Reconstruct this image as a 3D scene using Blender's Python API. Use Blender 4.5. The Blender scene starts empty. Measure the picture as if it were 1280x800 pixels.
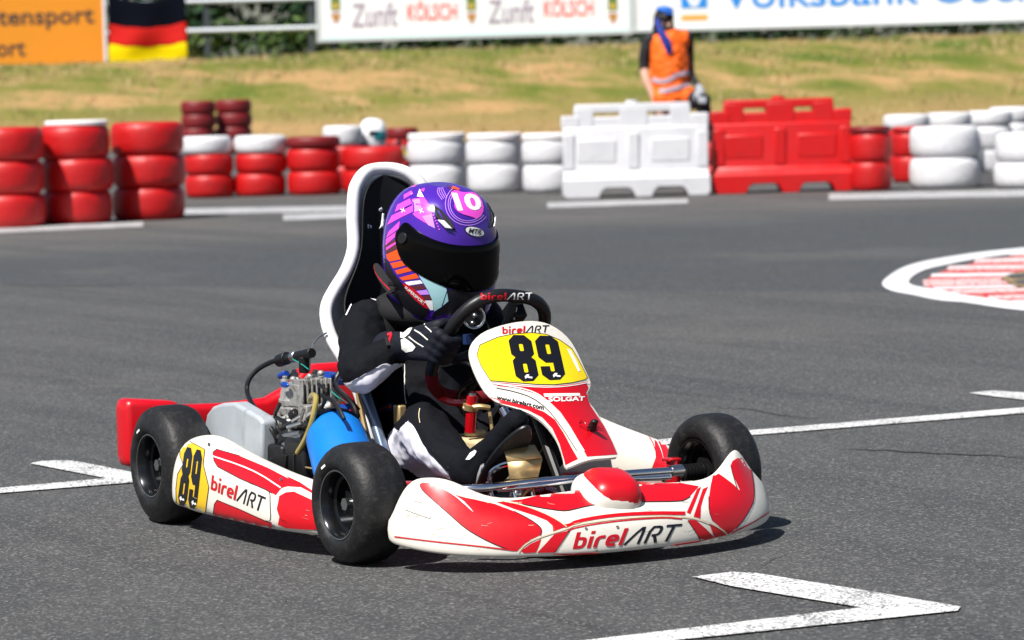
import bpy, bmesh, math, random
from mathutils import Vector, Matrix, Euler
from mathutils.bvhtree import BVHTree
from mathutils.geometry import delaunay_2d_cdt
random.seed(7)
R = math.radians
SC = bpy.context.scene
COL = SC.collection

# ------------------------------------------------------------------ camera
CAM = Vector((6.52, -3.725, 1.003)); YAW = 2.63022534; PITCH = 0.06781798; ROLL = -0.02715; FPX = 4330.0
FW = Vector((math.cos(YAW)*math.cos(PITCH), math.sin(YAW)*math.cos(PITCH), -math.sin(PITCH)))
_r = Vector((math.sin(YAW), -math.cos(YAW), 0)); _u = _r.cross(FW)
RT = _r*math.cos(ROLL) + _u*math.sin(ROLL); UP = -_r*math.sin(ROLL) + _u*math.cos(ROLL)

def ray(px, py): return FW + RT*((px-640)/FPX) + UP*((400-py)/FPX)
def _pl(px, py, i, v):
    d = ray(px, py); return CAM + d*((v-CAM[i])/d[i])
def X(px, py, x): return _pl(px, py, 0, x)      # photo point lying on the plane x = const (kart frame, metres)
def Y(px, py, y): return _pl(px, py, 1, y)
def Z(px, py, z): return _pl(px, py, 2, z)
def G(px, py): return _pl(px, py, 2, 0.0)
def DEP(px, py, d): return CAM + ray(px, py)*d
# background frame: a = along the picture plane, d = distance from the camera
HR = Vector((RT.x, RT.y, 0)).normalized(); HF = Vector((-HR.y, HR.x, 0)); BGROT = math.atan2(HR.y, HR.x)
def BG(a, d, z): return Vector((CAM.x, CAM.y, 0)) + HR*a + HF*d + Vector((0, 0, z))
def acol(px, d): return (px-640)/FPX*d
def hor(px): return 106.2 - (px-640)*0.02715
def zpx(px, py, d): return CAM.z + (hor(px)-py)/FPX*d

# ------------------------------------------------------------------ materials
MATS = {}
def mat(name, col, rough=0.5, metal=0.0, coat=0.0, noise=None, bump=None, spec=0.5, sheen=0.0, trans=0.0, specks=None):
    """noise=(scale, amount, darker/lighter colour)  bump=(scale, strength, distance)"""
    m = bpy.data.materials.new(name); m.use_nodes = True
    nt = m.node_tree; b = nt.nodes['Principled BSDF']
    b.inputs['Base Color'].default_value = (*col, 1); b.inputs['Roughness'].default_value = rough
    b.inputs['Metallic'].default_value = metal; b.inputs['Coat Weight'].default_value = coat
    b.inputs['Coat Roughness'].default_value = 0.08
    b.inputs['Specular IOR Level'].default_value = spec
    b.inputs['Sheen Weight'].default_value = sheen
    b.inputs['Transmission Weight'].default_value = trans
    tc = nt.nodes.new('ShaderNodeTexCoord')
    if noise:
        n = nt.nodes.new('ShaderNodeTexNoise'); n.inputs['Scale'].default_value = noise[0]; n.inputs['Detail'].default_value = 6
        n.inputs['Roughness'].default_value = 0.65
        nt.links.new(tc.outputs['Object'], n.inputs['Vector'])
        rp = nt.nodes.new('ShaderNodeMapRange'); rp.inputs[1].default_value = noise[3] if len(noise) > 3 else 0.45
        rp.inputs[2].default_value = noise[4] if len(noise) > 4 else 0.72
        rp.inputs[3].default_value = 0; rp.inputs[4].default_value = noise[1]
        nt.links.new(n.outputs['Fac'], rp.inputs[0])
        mx = nt.nodes.new('ShaderNodeMix'); mx.data_type = 'RGBA'
        mx.inputs[6].default_value = (*col, 1); mx.inputs[7].default_value = (*noise[2], 1)
        nt.links.new(rp.outputs[0], mx.inputs[0]); nt.links.new(mx.outputs[2], b.inputs['Base Color'])
        rr = nt.nodes.new('ShaderNodeMapRange'); rr.inputs[3].default_value = max(0, rough-0.06); rr.inputs[4].default_value = min(1, rough+0.14)
        nt.links.new(n.outputs['Fac'], rr.inputs[0]); nt.links.new(rr.outputs[0], b.inputs['Roughness'])
    if specks:   # (scale, low, high, colour, amount, stretch): scuffs, rubber marks and grime
        src = b.inputs['Base Color'].links[0].from_socket if b.inputs['Base Color'].links else None
        mp = nt.nodes.new('ShaderNodeMapping'); mp.inputs['Scale'].default_value = specks[5] if len(specks) > 5 else (1, 1, 1)
        mp.inputs['Rotation'].default_value = (.3, .2, .5); nt.links.new(tc.outputs['Object'], mp.inputs[0])
        n3 = nt.nodes.new('ShaderNodeTexNoise'); n3.inputs['Scale'].default_value = specks[0]; n3.inputs['Detail'].default_value = 8; n3.inputs['Roughness'].default_value = .7
        nt.links.new(mp.outputs[0], n3.inputs['Vector'])
        r3 = nt.nodes.new('ShaderNodeMapRange'); r3.inputs[1].default_value = specks[1]; r3.inputs[2].default_value = specks[2]; r3.inputs[4].default_value = specks[4]
        nt.links.new(n3.outputs['Fac'], r3.inputs[0])
        m3 = nt.nodes.new('ShaderNodeMix'); m3.data_type = 'RGBA'; m3.inputs[6].default_value = (*col, 1); m3.inputs[7].default_value = (*specks[3], 1)
        if src: nt.links.new(src, m3.inputs[6])
        nt.links.new(r3.outputs[0], m3.inputs[0]); nt.links.new(m3.outputs[2], b.inputs['Base Color'])
    if bump:
        n2 = nt.nodes.new('ShaderNodeTexNoise'); n2.inputs['Scale'].default_value = bump[0]; n2.inputs['Detail'].default_value = 4
        nt.links.new(tc.outputs['Object'], n2.inputs['Vector'])
        bp = nt.nodes.new('ShaderNodeBump'); bp.inputs['Strength'].default_value = bump[1]; bp.inputs['Distance'].default_value = bump[2]
        nt.links.new(n2.outputs['Fac'], bp.inputs['Height']); nt.links.new(bp.outputs[0], b.inputs['Normal'])
    MATS[name] = m
    return m

mat('kart_red', (0.56, 0.0025, 0.010), 0.3, coat=0.10, noise=(14, 0.25, (0.42, 0.004, 0.010)), bump=(9, 0.12, 0.01), specks=(24, .64, .72, (.16, .02, .02), .5, (1, 1, 3)))
mat('kart_white', (0.72, 0.685, 0.61), 0.35, coat=0.1, noise=(30, 0.35, (0.50, 0.46, 0.38), 0.55, 0.8), bump=(9, 0.12, 0.01), specks=(22, .62, .70, (.13, .12, .11), .55, (1, 1, 3)))
mat('kart_yellow', (0.86, 0.66, 0.005), 0.26, coat=0.4)
mat('pod_yellow', (0.80, 0.50, 0.01), 0.3, coat=0.3)
mat('ink_black', (0.008, 0.008, 0.012), 0.3)
mat('ink_navy', (0.008, 0.010, 0.03), 0.3)
mat('ink_red', (0.50, 0.004, 0.012), 0.3)
mat('ink_white', (0.86, 0.86, 0.86), 0.35)
mat('seam_tan', (0.62, 0.52, 0.36), 0.5)
mat('tyre_rubber', (0.009, 0.009, 0.010), 0.5, noise=(34, 0.9, (0.028, 0.027, 0.026), 0.5, 0.75), bump=(90, 0.5, 0.003), spec=.35, specks=(120, .58, .68, (.05, .048, .045), .6, (1, .3, 1)))
mat('rim_metal', (0.035, 0.036, 0.04), 0.22, metal=0.85)
mat('rim_edge', (0.5, 0.5, 0.52), 0.25, metal=1.0)
mat('chrome', (0.72, 0.74, 0.80), 0.10, metal=1.0)
mat('steel', (0.55, 0.55, 0.56), 0.3, metal=1.0)
mat('cast_alu', (0.36, 0.355, 0.34), 0.46, metal=0.45, noise=(45, 0.9, (0.07, 0.065, 0.06), 0.48, 0.68), bump=(160, 0.5, 0.002))
mat('sheet_alu', (0.50, 0.54, 0.58), 0.45, metal=0.4, noise=(12, 0.6, (0.34, 0.38, 0.42)), specks=(18, .58, .70, (.16, .18, .20), .55, (1, 1, .3)))
mat('gold_metal', (0.66, 0.47, 0.22), 0.42, metal=0.75)
mat('engine_black', (0.006, 0.006, 0.007), 0.45, spec=.35)
mat('rubber_black', (0.006, 0.006, 0.007), 0.42, spec=.4)
mat('anod_blue', (0.012, 0.07, 0.42), 0.3, metal=0.4)
mat('filter_blue', (0.002, 0.17, 0.60), 0.40, noise=(25, 0.5, (0.006, 0.12, 0.46)), specks=(30, .62, .70, (.01, .05, .16), .5))
mat('hose_amber', (0.35, 0.27, 0.07), 0.2, coat=0.4)
mat('hose_tan', (0.65, 0.36, 0.15), 0.35)
mat('wire_green', (0.01, 0.25, 0.2), 0.4)
mat('frame_red', (0.42, 0.003, 0.008), 0.25, coat=0.4)
mat('strut_grey', (0.16, 0.21, 0.30), 0.3, metal=0.6)
mat('tray_cream', (0.62, 0.50, 0.30), 0.4, noise=(20, 0.5, (0.35, 0.25, 0.12)))
mat('seat_white', (0.80, 0.79, 0.79), 0.36, coat=0.2, noise=(26, 0.5, (0.45, 0.42, 0.42), 0.55, 0.8))
mat('seat_black', (0.004, 0.0045, 0.006), 0.6, spec=.25, bump=(40, 0.3, 0.003))
mat('suede_red', (0.13, 0.005, 0.010), 0.8, spec=.2)
mat('wheel_black', (0.007, 0.007, 0.009), 0.42, spec=.4, bump=(220, 0.3, 0.001))
mat('suit_black', (0.0055, 0.006, 0.0085), 0.8, spec=.10, bump=(16, 0.5, 0.02))
mat('suit_white', (0.76, 0.75, 0.83), 0.8, bump=(14, 0.3, 0.012))
mat('glove_black', (0.006, 0.007, 0.013), 0.65, spec=.25, bump=(120, 0.4, 0.003))
mat('glove_white', (0.70, 0.69, 0.64), 0.65)
mat('webbing', (0.016, 0.016, 0.018), 0.85, spec=.2, bump=(300, 0.6, 0.002))
mat('visor', (0.0012, 0.0012, 0.0016), 0.02, spec=.14)
mat('helmet_purple', (0.058, 0.012, 0.32), 0.24, coat=0.35)
mat('helmet_pink', (0.80, 0.07, 0.58), 0.25, coat=0.5)
mat('helmet_lilac', (0.55, 0.25, 0.86), 0.25, coat=0.5)
mat('helmet_orange', (0.88, 0.09, 0.008), 0.25, coat=0.5)
mat('helmet_brown', (0.10, 0.02, 0.03), 0.3, coat=0.5)
mat('helmet_cyan', (0.33, 0.58, 0.63), 0.3, coat=0.5)
mat('helmet_white', (0.85, 0.85, 0.88), 0.2, coat=0.6)
mat('skin', (0.62, 0.36, 0.26), 0.5)
mat('tape_blue', (0.012, 0.03, 0.10), 0.4)

# ------------------------------------------------------------------ mesh builder
def catmull(pts, n=6):
    pts = [Vector(p) for p in pts]
    if len(pts) < 3 or n < 2: return pts
    out = []
    P = [pts[0]*2-pts[1]] + pts + [pts[-1]*2-pts[-2]]
    for i in range(1, len(P)-2):
        p0, p1, p2, p3 = P[i-1:i+3]
        for k in range(n):
            t = k/n
            out.append(0.5*((2*p1)+(-p0+p2)*t+(2*p0-5*p1+4*p2-p3)*t*t+(-p0+3*p1-3*p2+p3)*t**3))
    out.append(pts[-1]); return out

def frame(axis):
    a = Vector(axis).normalized(); h = Vector((0, 0, 1)) if abs(a.z) < 0.9 else Vector((1, 0, 0))
    u = a.cross(h).normalized(); return a, u, a.cross(u)

class MB:
    def __init__(s): s.v = []; s.f = []; s.mi = []; s.mn = []; s.cur = 0
    def m(s, name):
        if name not in s.mn: s.mn.append(name)
        s.cur = s.mn.index(name); return s
    def add(s, vs, fs):
        o = len(s.v); s.v += [Vector(p) for p in vs]
        for f in fs: s.f.append([i+o for i in f]); s.mi.append(s.cur)
        return o
    def box(s, c, size, M=None):
        hx, hy, hz = [q/2 for q in size]; M = M or Matrix.Identity(3); c = Vector(c)
        vs = [c + M @ Vector((x*hx, y*hy, z*hz)) for x in (-1, 1) for y in (-1, 1) for z in (-1, 1)]
        s.add(vs, [(0, 1, 3, 2), (4, 6, 7, 5), (0, 4, 5, 1), (2, 3, 7, 6), (0, 2, 6, 4), (1, 5, 7, 3)]); return s
    def cyl(s, p0, p1, r0, r1=None, n=16, caps=True):
        r1 = r0 if r1 is None else r1; p0 = Vector(p0); p1 = Vector(p1); a, u, w = frame(p1-p0)
        vs = []
        for p, r in ((p0, r0), (p1, r1)):
            for k in range(n):
                t = 2*math.pi*k/n; vs.append(p + (u*math.cos(t)+w*math.sin(t))*r)
        fs = [(k, (k+1) % n, n+(k+1) % n, n+k) for k in range(n)]
        if caps: fs += [tuple(range(n))[::-1], tuple(range(n, 2*n))]
        s.add(vs, fs); return s
    def tube(s, pts, r, n=10, sm=6, caps=True, radii=None):
        P = catmull(pts, sm) if sm > 1 else [Vector(p) for p in pts]
        N = len(P); vs = []; a, u, w = frame(P[1]-P[0])
        for i, p in enumerate(P):
            t = (P[min(i+1, N-1)]-P[max(i-1, 0)]).normalized()
            u = (u - t*u.dot(t)).normalized(); w = t.cross(u)
            rr = r
            if radii:
                q = i/(N-1)*(len(radii)-1); k = min(int(q), len(radii)-2); rr = radii[k]+(radii[k+1]-radii[k])*(q-k)
            for k in range(n):
                an = 2*math.pi*k/n; vs.append(p+(u*math.cos(an)+w*math.sin(an))*rr)
        fs = [(i*n+k, i*n+(k+1) % n, (i+1)*n+(k+1) % n, (i+1)*n+k) for i in range(N-1) for k in range(n)]
        if caps: fs += [tuple(range(n))[::-1], tuple(range((N-1)*n, N*n))]
        s.add(vs, fs); return s
    def lathe(s, c, axis, prof, n=32):
        """prof = [(along, radius)]"""
        c = Vector(c); a, u, w = frame(axis); vs = []; L = len(prof)
        for k in range(n):
            t = 2*math.pi*k/n; d = u*math.cos(t)+w*math.sin(t)
            for (h, r) in prof: vs.append(c+a*h+d*r)
        fs = [(k*L+i, k*L+i+1, ((k+1) % n)*L+i+1, ((k+1) % n)*L+i) for k in range(n) for i in range(L-1)]
        s.add(vs, fs); return s
    def ell(s, c, rad, M=None, nu=20, nv=12):
        M = M or Matrix.Identity(3); c = Vector(c); vs = []; fs = []
        for j in range(nv+1):
            ph = math.pi*j/nv
            for i in range(nu):
                t = 2*math.pi*i/nu
                vs.append(c+M @ Vector((rad[0]*math.sin(ph)*math.cos(t), rad[1]*math.sin(ph)*math.sin(t), rad[2]*math.cos(ph))))
        for j in range(nv):
            for i in range(nu): fs.append((j*nu+i, (j+1)*nu+i, (j+1)*nu+(i+1) % nu, j*nu+(i+1) % nu))
        s.add(vs, fs); return s
    def loft(s, rows, cu=False, cap=False):
        """rows of equal length; cu closes each row; cap fills first and last row"""
        n = len(rows[0]); vs = [p for r in rows for p in r]; fs = []
        for j in range(len(rows)-1):
            for i in range(n if cu else n-1):
                fs.append((j*n+i, j*n+(i+1) % n, (j+1)*n+(i+1) % n, (j+1)*n+i))
        if cap: fs += [tuple(range(n))[::-1], tuple(range((len(rows)-1)*n, len(rows)*n))]
        s.add(vs, fs); return s
    def prism(s, poly, vec):
        n = len(poly); vs = [Vector(p) for p in poly]+[Vector(p)+Vector(vec) for p in poly]
        s.add(vs, [tuple(range(n))[::-1], tuple(range(n, 2*n))]+[(k, (k+1) % n, n+(k+1) % n, n+k) for k in range(n)]); return s
    def mesh(s, name):
        me = bpy.data.meshes.new(name); me.from_pydata([tuple(p) for p in s.v], [], s.f)
        for k in s.mn: me.materials.append(MATS[k])
        me.polygons.foreach_set('material_index', s.mi); me.update(); return me
    def fixn(s, me):
        bm = bmesh.new(); bm.from_mesh(me); bmesh.ops.recalc_face_normals(bm, faces=bm.faces); bm.to_mesh(me); bm.free()
    def build(s, name, parent=None, ang=35, bevel=0, seg=2, sub=0, solid=0, fix=True, loc=None, rot=None):
        me = s.mesh(name)
        if fix: s.fixn(me)
        me.shade_smooth(); me.set_sharp_from_angle(angle=R(ang))
        o = bpy.data.objects.new(name, me); COL.objects.link(o)
        if parent: o.parent = parent
        if loc: o.location = loc
        if rot: o.rotation_euler = rot
        if solid: q = o.modifiers.new('s', 'SOLIDIFY'); q.thickness = solid; q.offset = -1
        if bevel:
            q = o.modifiers.new('b', 'BEVEL'); q.width = bevel; q.segments = seg; q.limit_method = 'ANGLE'; q.angle_limit = R(30)
        if sub: q = o.modifiers.new('u', 'SUBSURF'); q.levels = q.render_levels = sub
        return o
    def bake(s, **k):
        o = s.build('tmp', **k); return harvest(o, s.mn)

def harvest(o, mn):
    """evaluated mesh of a temporary object back into a builder"""
    dg = bpy.context.evaluated_depsgraph_get(); ev = o.evaluated_get(dg); me = ev.to_mesh()
    b = MB(); b.mn = list(mn); mw = o.matrix_world
    b.v = [mw @ q.co for q in me.vertices]; b.f = [list(p.vertices) for p in me.polygons]; b.mi = [p.material_index for p in me.polygons]
    ev.to_mesh_clear(); md = o.data; bpy.data.objects.remove(o); bpy.data.meshes.remove(md)
    return b

# ------------------------------------------------------------------ marks laid on a surface (traced, then dropped on the real surface)
def chaikin(p, n=1, closed=True):
    for _ in range(n):
        q = []; L = len(p)
        for i in range(L if closed else L-1):
            a, b = p[i], p[(i+1) % L]
            q += [(a[0]*.75+b[0]*.25, a[1]*.75+b[1]*.25), (a[0]*.25+b[0]*.75, a[1]*.25+b[1]*.75)]
        if not closed: q = [p[0]]+q+[p[-1]]
        p = q
    return p

def inside(p, poly):
    x, y = p; c = False; n = len(poly); j = n-1
    for i in range(n):
        xi, yi = poly[i]; xj, yj = poly[j]
        if (yi > y) != (yj > y) and x < (xj-xi)*(y-yi)/(yj-yi)+xi: c = not c
        j = i
    return c

def tri_poly(poly, step):
    """dense triangles of a polygon"""
    pts = []; n = len(poly)
    for i in range(n):
        a, b = poly[i], poly[(i+1) % n]; L = math.hypot(b[0]-a[0], b[1]-a[1]); k = max(1, int(L/step))
        pts += [(a[0]+(b[0]-a[0])*t/k, a[1]+(b[1]-a[1])*t/k) for t in range(k)]
    nb = len(pts); xs = [p[0] for p in poly]; ys = [p[1] for p in poly]
    y = min(ys)+step/2; row = 0; inner = []
    while y < max(ys):
        x = min(xs)+step*(0.25 if row % 2 else 0.75)
        while x < max(xs):
            if inside((x, y), poly) and min((x-p[0])**2+(y-p[1])**2 for p in pts) > (step*.45)**2: inner.append((x, y))
            x += step
        y += step; row += 1
    V = [Vector(p) for p in pts+inner]
    r = delaunay_2d_cdt(V, [], [list(range(nb))], 1, 1e-6)
    return [(p.x, p.y) for p in r[0]], [list(f) for f in r[2]]

def px_of(P):
    d = P-CAM; z = d.dot(FW); return (640+FPX*d.dot(RT)/z, 400-FPX*d.dot(UP)/z)

class Surf:
    """a finished base surface that marks are dropped on"""
    def __init__(s, mb):
        s.b = mb; s.t = BVHTree.FromPolygons([tuple(p) for p in mb.v], mb.f); s.reach = .012
        c = sum(mb.v, Vector())/len(mb.v); s.tc = (c-CAM).length
    def hit(s, px, py, off):
        d = ray(px, py).normalized(); h = s.t.ray_cast(CAM, d)
        if h[0] is None:      # just past the outline: settle on the nearest edge of the surface
            t = s.tc
            for _ in range(4):
                q = s.t.find_nearest(CAM+d*t)
                if q[0] is None: return None
                t = (q[0]-CAM).dot(d)
            if (CAM+d*t-q[0]).length > s.reach: return None
            n = q[1] if q[1].dot(d) < 0 else -q[1]
            return q[0]+n*off
        n = h[1] if h[1].dot(d) < 0 else -h[1]
        return h[0]+n*off
    def tris(s, pts, tris, mt, off=0.0008, zmax=None):
        P = [s.hit(x, y, off) for x, y in pts]; s.b.m(mt); vs = []; idx = {}; fs = []
        for f in tris:
            if any(P[i] is None for i in f): continue
            q = [P[i] for i in f]
            if max((q[0]-q[1]).length, (q[1]-q[2]).length, (q[-1]-q[0]).length) > (zmax or 0.05): continue
            ff = []
            for i in f:
                if i not in idx: idx[i] = len(vs); vs.append(P[i])
                ff.append(idx[i])
            fs.append(ff)
        s.b.add(vs, fs)
    def paint(s, poly, mt, ymax=9):
        """cloth panel sewn into the surface: the faces inside a traced outline"""
        s.b.m(mt); ci = s.b.cur
        for k, f in enumerate(s.b.f):
            if s.b.mi[k]: continue
            a, c, d_ = s.b.v[f[0]], s.b.v[f[1]], s.b.v[f[2]]; n = (c-a).cross(d_-a); cen = (a+d_)/2
            if cen.y < ymax and n.length > 0 and n.normalized().dot((cen-CAM).normalized()) < .45 and inside(px_of(cen), poly):
                h = s.t.ray_cast(CAM, (cen-CAM).normalized())
                if h[0] is None or (h[0]-cen).length < .05: s.b.mi[k] = ci
    def poly(s, poly, mt, off=0.0008, step=5, rnd=0, zmax=None):
        if rnd: poly = chaikin(poly, rnd)
        s.tris(*tri_poly(poly, step), mt, off, zmax)
    def line(s, pts, w, mt, off=0.0014, closed=False, rnd=1, taper=False, zmax=None):
        if rnd: pts = chaikin(pts, rnd, closed)
        V, F = strip(pts, w, closed, 3.0, taper); s.tris(V, F, mt, off, zmax)
    def glyphs(s, polys, quad, mt, off=0.0016, zmax=None):
        """polys = [(verts, faces)] in the unit square, quad = TL TR BR BL in photo points"""
        tl, tr, br, bl = quad
        for k, (V, F) in enumerate(polys):
            P = []
            for (x, y) in V:
                P.append(tuple((tl[i]*(1-x)+tr[i]*x)*y+(bl[i]*(1-x)+br[i]*x)*(1-y) for i in (0, 1)))
            P, F = dense(P, F); s.tris(P, F, mt, off+0.00012*k, zmax)

def dense(P, F, mx=3.2):
    P = list(P); F = [list(f) for f in F]
    for _ in range(5):
        out = []; mid = {}; ch = False
        def md(i, j):
            k = (min(i, j), max(i, j))
            if k not in mid: mid[k] = len(P); P.append(((P[i][0]+P[j][0])/2, (P[i][1]+P[j][1])/2))
            return mid[k]
        L = lambda i, j: math.hypot(P[i][0]-P[j][0], P[i][1]-P[j][1])
        for f in F:
            a, b, c = f; e = [L(a, b) > mx, L(b, c) > mx, L(c, a) > mx]; n = sum(e)
            if n == 0: out.append(f); continue
            ch = True
            while not (e[0] and (n < 2 or e[1] or n == 3)) or (n == 2 and not (e[0] and e[1])): a, b, c = b, c, a; e = e[1:]+e[:1]
            if n == 3: x, y, z = md(a, b), md(b, c), md(c, a); out += [[a, x, z], [x, b, y], [z, y, c], [x, y, z]]
            elif n == 2: x, y = md(a, b), md(b, c); out += [[x, b, y], [a, x, y], [a, y, c]]
            else: x = md(a, b); out += [[a, x, c], [x, b, c]]
        F = out
        if not ch: break
    return P, F

def strip(pts, w, closed=False, dens=3.0, taper=False):
    """ribbon of width w along a polyline, mitred"""
    P = []; n = len(pts)
    for i in range(n if closed else n-1):
        a, b = pts[i], pts[(i+1) % n]; L = math.hypot(b[0]-a[0], b[1]-a[1]); k = max(1, int(L/dens))
        P += [(a[0]+(b[0]-a[0])*t/k, a[1]+(b[1]-a[1])*t/k) for t in range(k)]
    if not closed: P.append(pts[-1])
    V = []; F = []; N = len(P)
    for i in range(N):
        if closed: a, c = P[i-1], P[(i+1) % N]
        else: a, c = P[max(i-1, 0)], P[min(i+1, N-1)]
        b = P[i]
        d1 = Vector((b[0]-a[0], b[1]-a[1])); d2 = Vector((c[0]-b[0], c[1]-b[1]))
        if d1.length < 1e-9: d1 = d2
        if d2.length < 1e-9: d2 = d1
        d1.normalize(); d2.normalize(); n1 = Vector((-d1.y, d1.x)); n2 = Vector((-d2.y, d2.x)); m = n1+n2
        m = m.normalized() if m.length > 1e-6 else n1
        k = min(1.6, 1/max(0.3, m.dot(n1))); h = w/2*k
        if taper: h *= max(0.05, 1-abs(2*i/(N-1)-1)**2) if taper == 2 else max(0.05, 1-i/(N-1))
        V += [(b[0]+m.x*h, b[1]+m.y*h), (b[0]-m.x*h, b[1]-m.y*h)]
    for i in range(N if closed else N-1):
        j = (i+1) % N; F += [[2*i, 2*j, 2*j+1], [2*i, 2*j+1, 2*i+1]]
    return V, F

GL = {  # stroke letters: (width, [polylines])
 'b': (.56, [[(.09, 1), (.09, 0)], [(.09, .60), (.36, .60), (.46, .50), (.46, .19), (.36, .085), (.09, .085)]]),
 'i': (.22, [[(.10, .68), (.10, 0)], [(.10, 1), (.10, .83)]]),
 'r': (.44, [[(.09, 0), (.09, .48), (.19, .60), (.42, .60)]]),
 'e': (.56, [[(.47, .085), (.18, .085), (.09, .18), (.09, .50), (.18, .60), (.38, .60), (.47, .50), (.47, .34), (.10, .34)]]),
 'l': (.22, [[(.10, 1), (.10, 0)]]),
 'A': (.78, [[(.02, 0), (.52, .93), (.64, .93), (.64, 0)]]),
 'R': (.66, [[(.10, 0), (.10, .93), (.46, .93), (.56, .83), (.56, .55), (.46, .45), (.24, .45)], [(.36, .45), (.58, 0)]]),
 'T': (.66, [[(.0, .93), (.66, .93)], [(.33, .93), (.33, 0)]]),
}
def stroke_text(txt, w=.17):
    x = 0; out = []
    for ch in txt:
        wd, pls = GL[ch]
        for pl in pls:
            q = chaikin([(x+a, b) for a, b in pl], 1, False) if len(pl) > 3 else [(x+a, b) for a, b in pl]
            out.append(strip(q, w, False, 0.12))
        x += wd+.06
    return out, x
def birel():
    a, wa = stroke_text('birel', .175); b, wb = stroke_text('ART', .13); W = wa+wb-.06
    na = [([(x/W, y) for x, y in V], F) for V, F in a]; nb = [([((x+wa)/W, y) for x, y in V], F) for V, F in b]
    return na, nb
def logo(s, quad, ma='ink_red', mb='ink_black', off=0.0016):
    a, b = birel(); s.glyphs(a, quad, ma, off); s.glyphs(b, quad, mb, off)
def d89():
    """heavy condensed 8 and 9"""
    o = []
    def loop(x, y0, y1): return [(x+.10, y0+.07), (x+.10, y1-.07), (x+.17, y1), (x+.30, y1), (x+.37, y1-.07), (x+.37, y0+.07), (x+.30, y0), (x+.17, y0)]
    o.append(strip(loop(0, .56, .905), .19, True, .05)); o.append(strip(loop(0, .095, .48), .19, True, .05))
    o.append(strip(loop(.53, .49, .905), .19, True, .05))
    o.append(strip([(.90, .56), (.90, .165), (.83, .095), (.70, .095), (.63, .165), (.63, .31)], .19, False, .05))
    return [([(x, y) for x, y in V], F) for V, F in o]

def font_text(txt, bold=0.0, shear=0.0):
    c = bpy.data.curves.new('txt', 'FONT'); c.body = txt; c.offset = bold; c.shear = shear; c.resolution_u = 3
    o = bpy.data.objects.new('txt', c); COL.objects.link(o)
    dg = bpy.context.evaluated_depsgraph_get(); me = bpy.data.meshes.new_from_object(o.evaluated_get(dg))
    V = [(q.co.x, q.co.y) for q in me.vertices]; F = []
    for p in me.polygons:
        q = list(p.vertices)
        for k in range(1, len(q)-1): F.append([q[0], q[k], q[k+1]])
    bpy.data.objects.remove(o); bpy.data.curves.remove(c); bpy.data.meshes.remove(me)
    x0, x1 = min(p[0] for p in V), max(p[0] for p in V); y0, y1 = min(p[1] for p in V), max(p[1] for p in V)
    return [([((x-x0)/(x1-x0), (y-y0)/(y1-y0)) for x, y in V], F)]

# ------------------------------------------------------------------ objects
def empty(name, label, cat, loc=(0, 0, 0), rotz=0, group=None):
    o = bpy.data.objects.new(name, None); COL.objects.link(o); o.location = loc; o.rotation_euler = (0, 0, rotz)
    o.empty_display_size = 0.1
    o['label'] = label; o['category'] = cat
    if group: o['group'] = group
    return o
def holder(name, parent, loc=(0, 0, 0), rot=(0, 0, 0)):
    o = bpy.data.objects.new(name, None); COL.objects.link(o); o.parent = parent; o.location = loc; o.rotation_euler = rot; return o
def tag(o, label=None, cat=None, group=None, kind=None):
    if label: o['label'] = label
    if cat: o['category'] = cat
    if group: o['group'] = group
    if kind: o['kind'] = kind
    return o
def skin(verts, edges, name='tmp', sub=2, root=0, mats=('suit_black',)):
    """continuous body from joints: verts = [(x,y,z,rx,ry)]"""
    me = bpy.data.meshes.new(name); me.from_pydata([tuple(q[:3]) for q in verts], edges, [])
    o = bpy.data.objects.new(name, me); COL.objects.link(o)
    q = o.modifiers.new('k', 'SKIN'); q.use_smooth_shade = True; q.branch_smoothing = 0.6
    for i, d in enumerate(me.skin_vertices[0].data):
        d.radius = (verts[i][3], verts[i][4] if len(verts[i]) > 4 else verts[i][3]); d.use_root = (i == root)
    u = o.modifiers.new('u', 'SUBSURF'); u.levels = u.render_levels = sub
    return harvest(o, mats)
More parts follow.
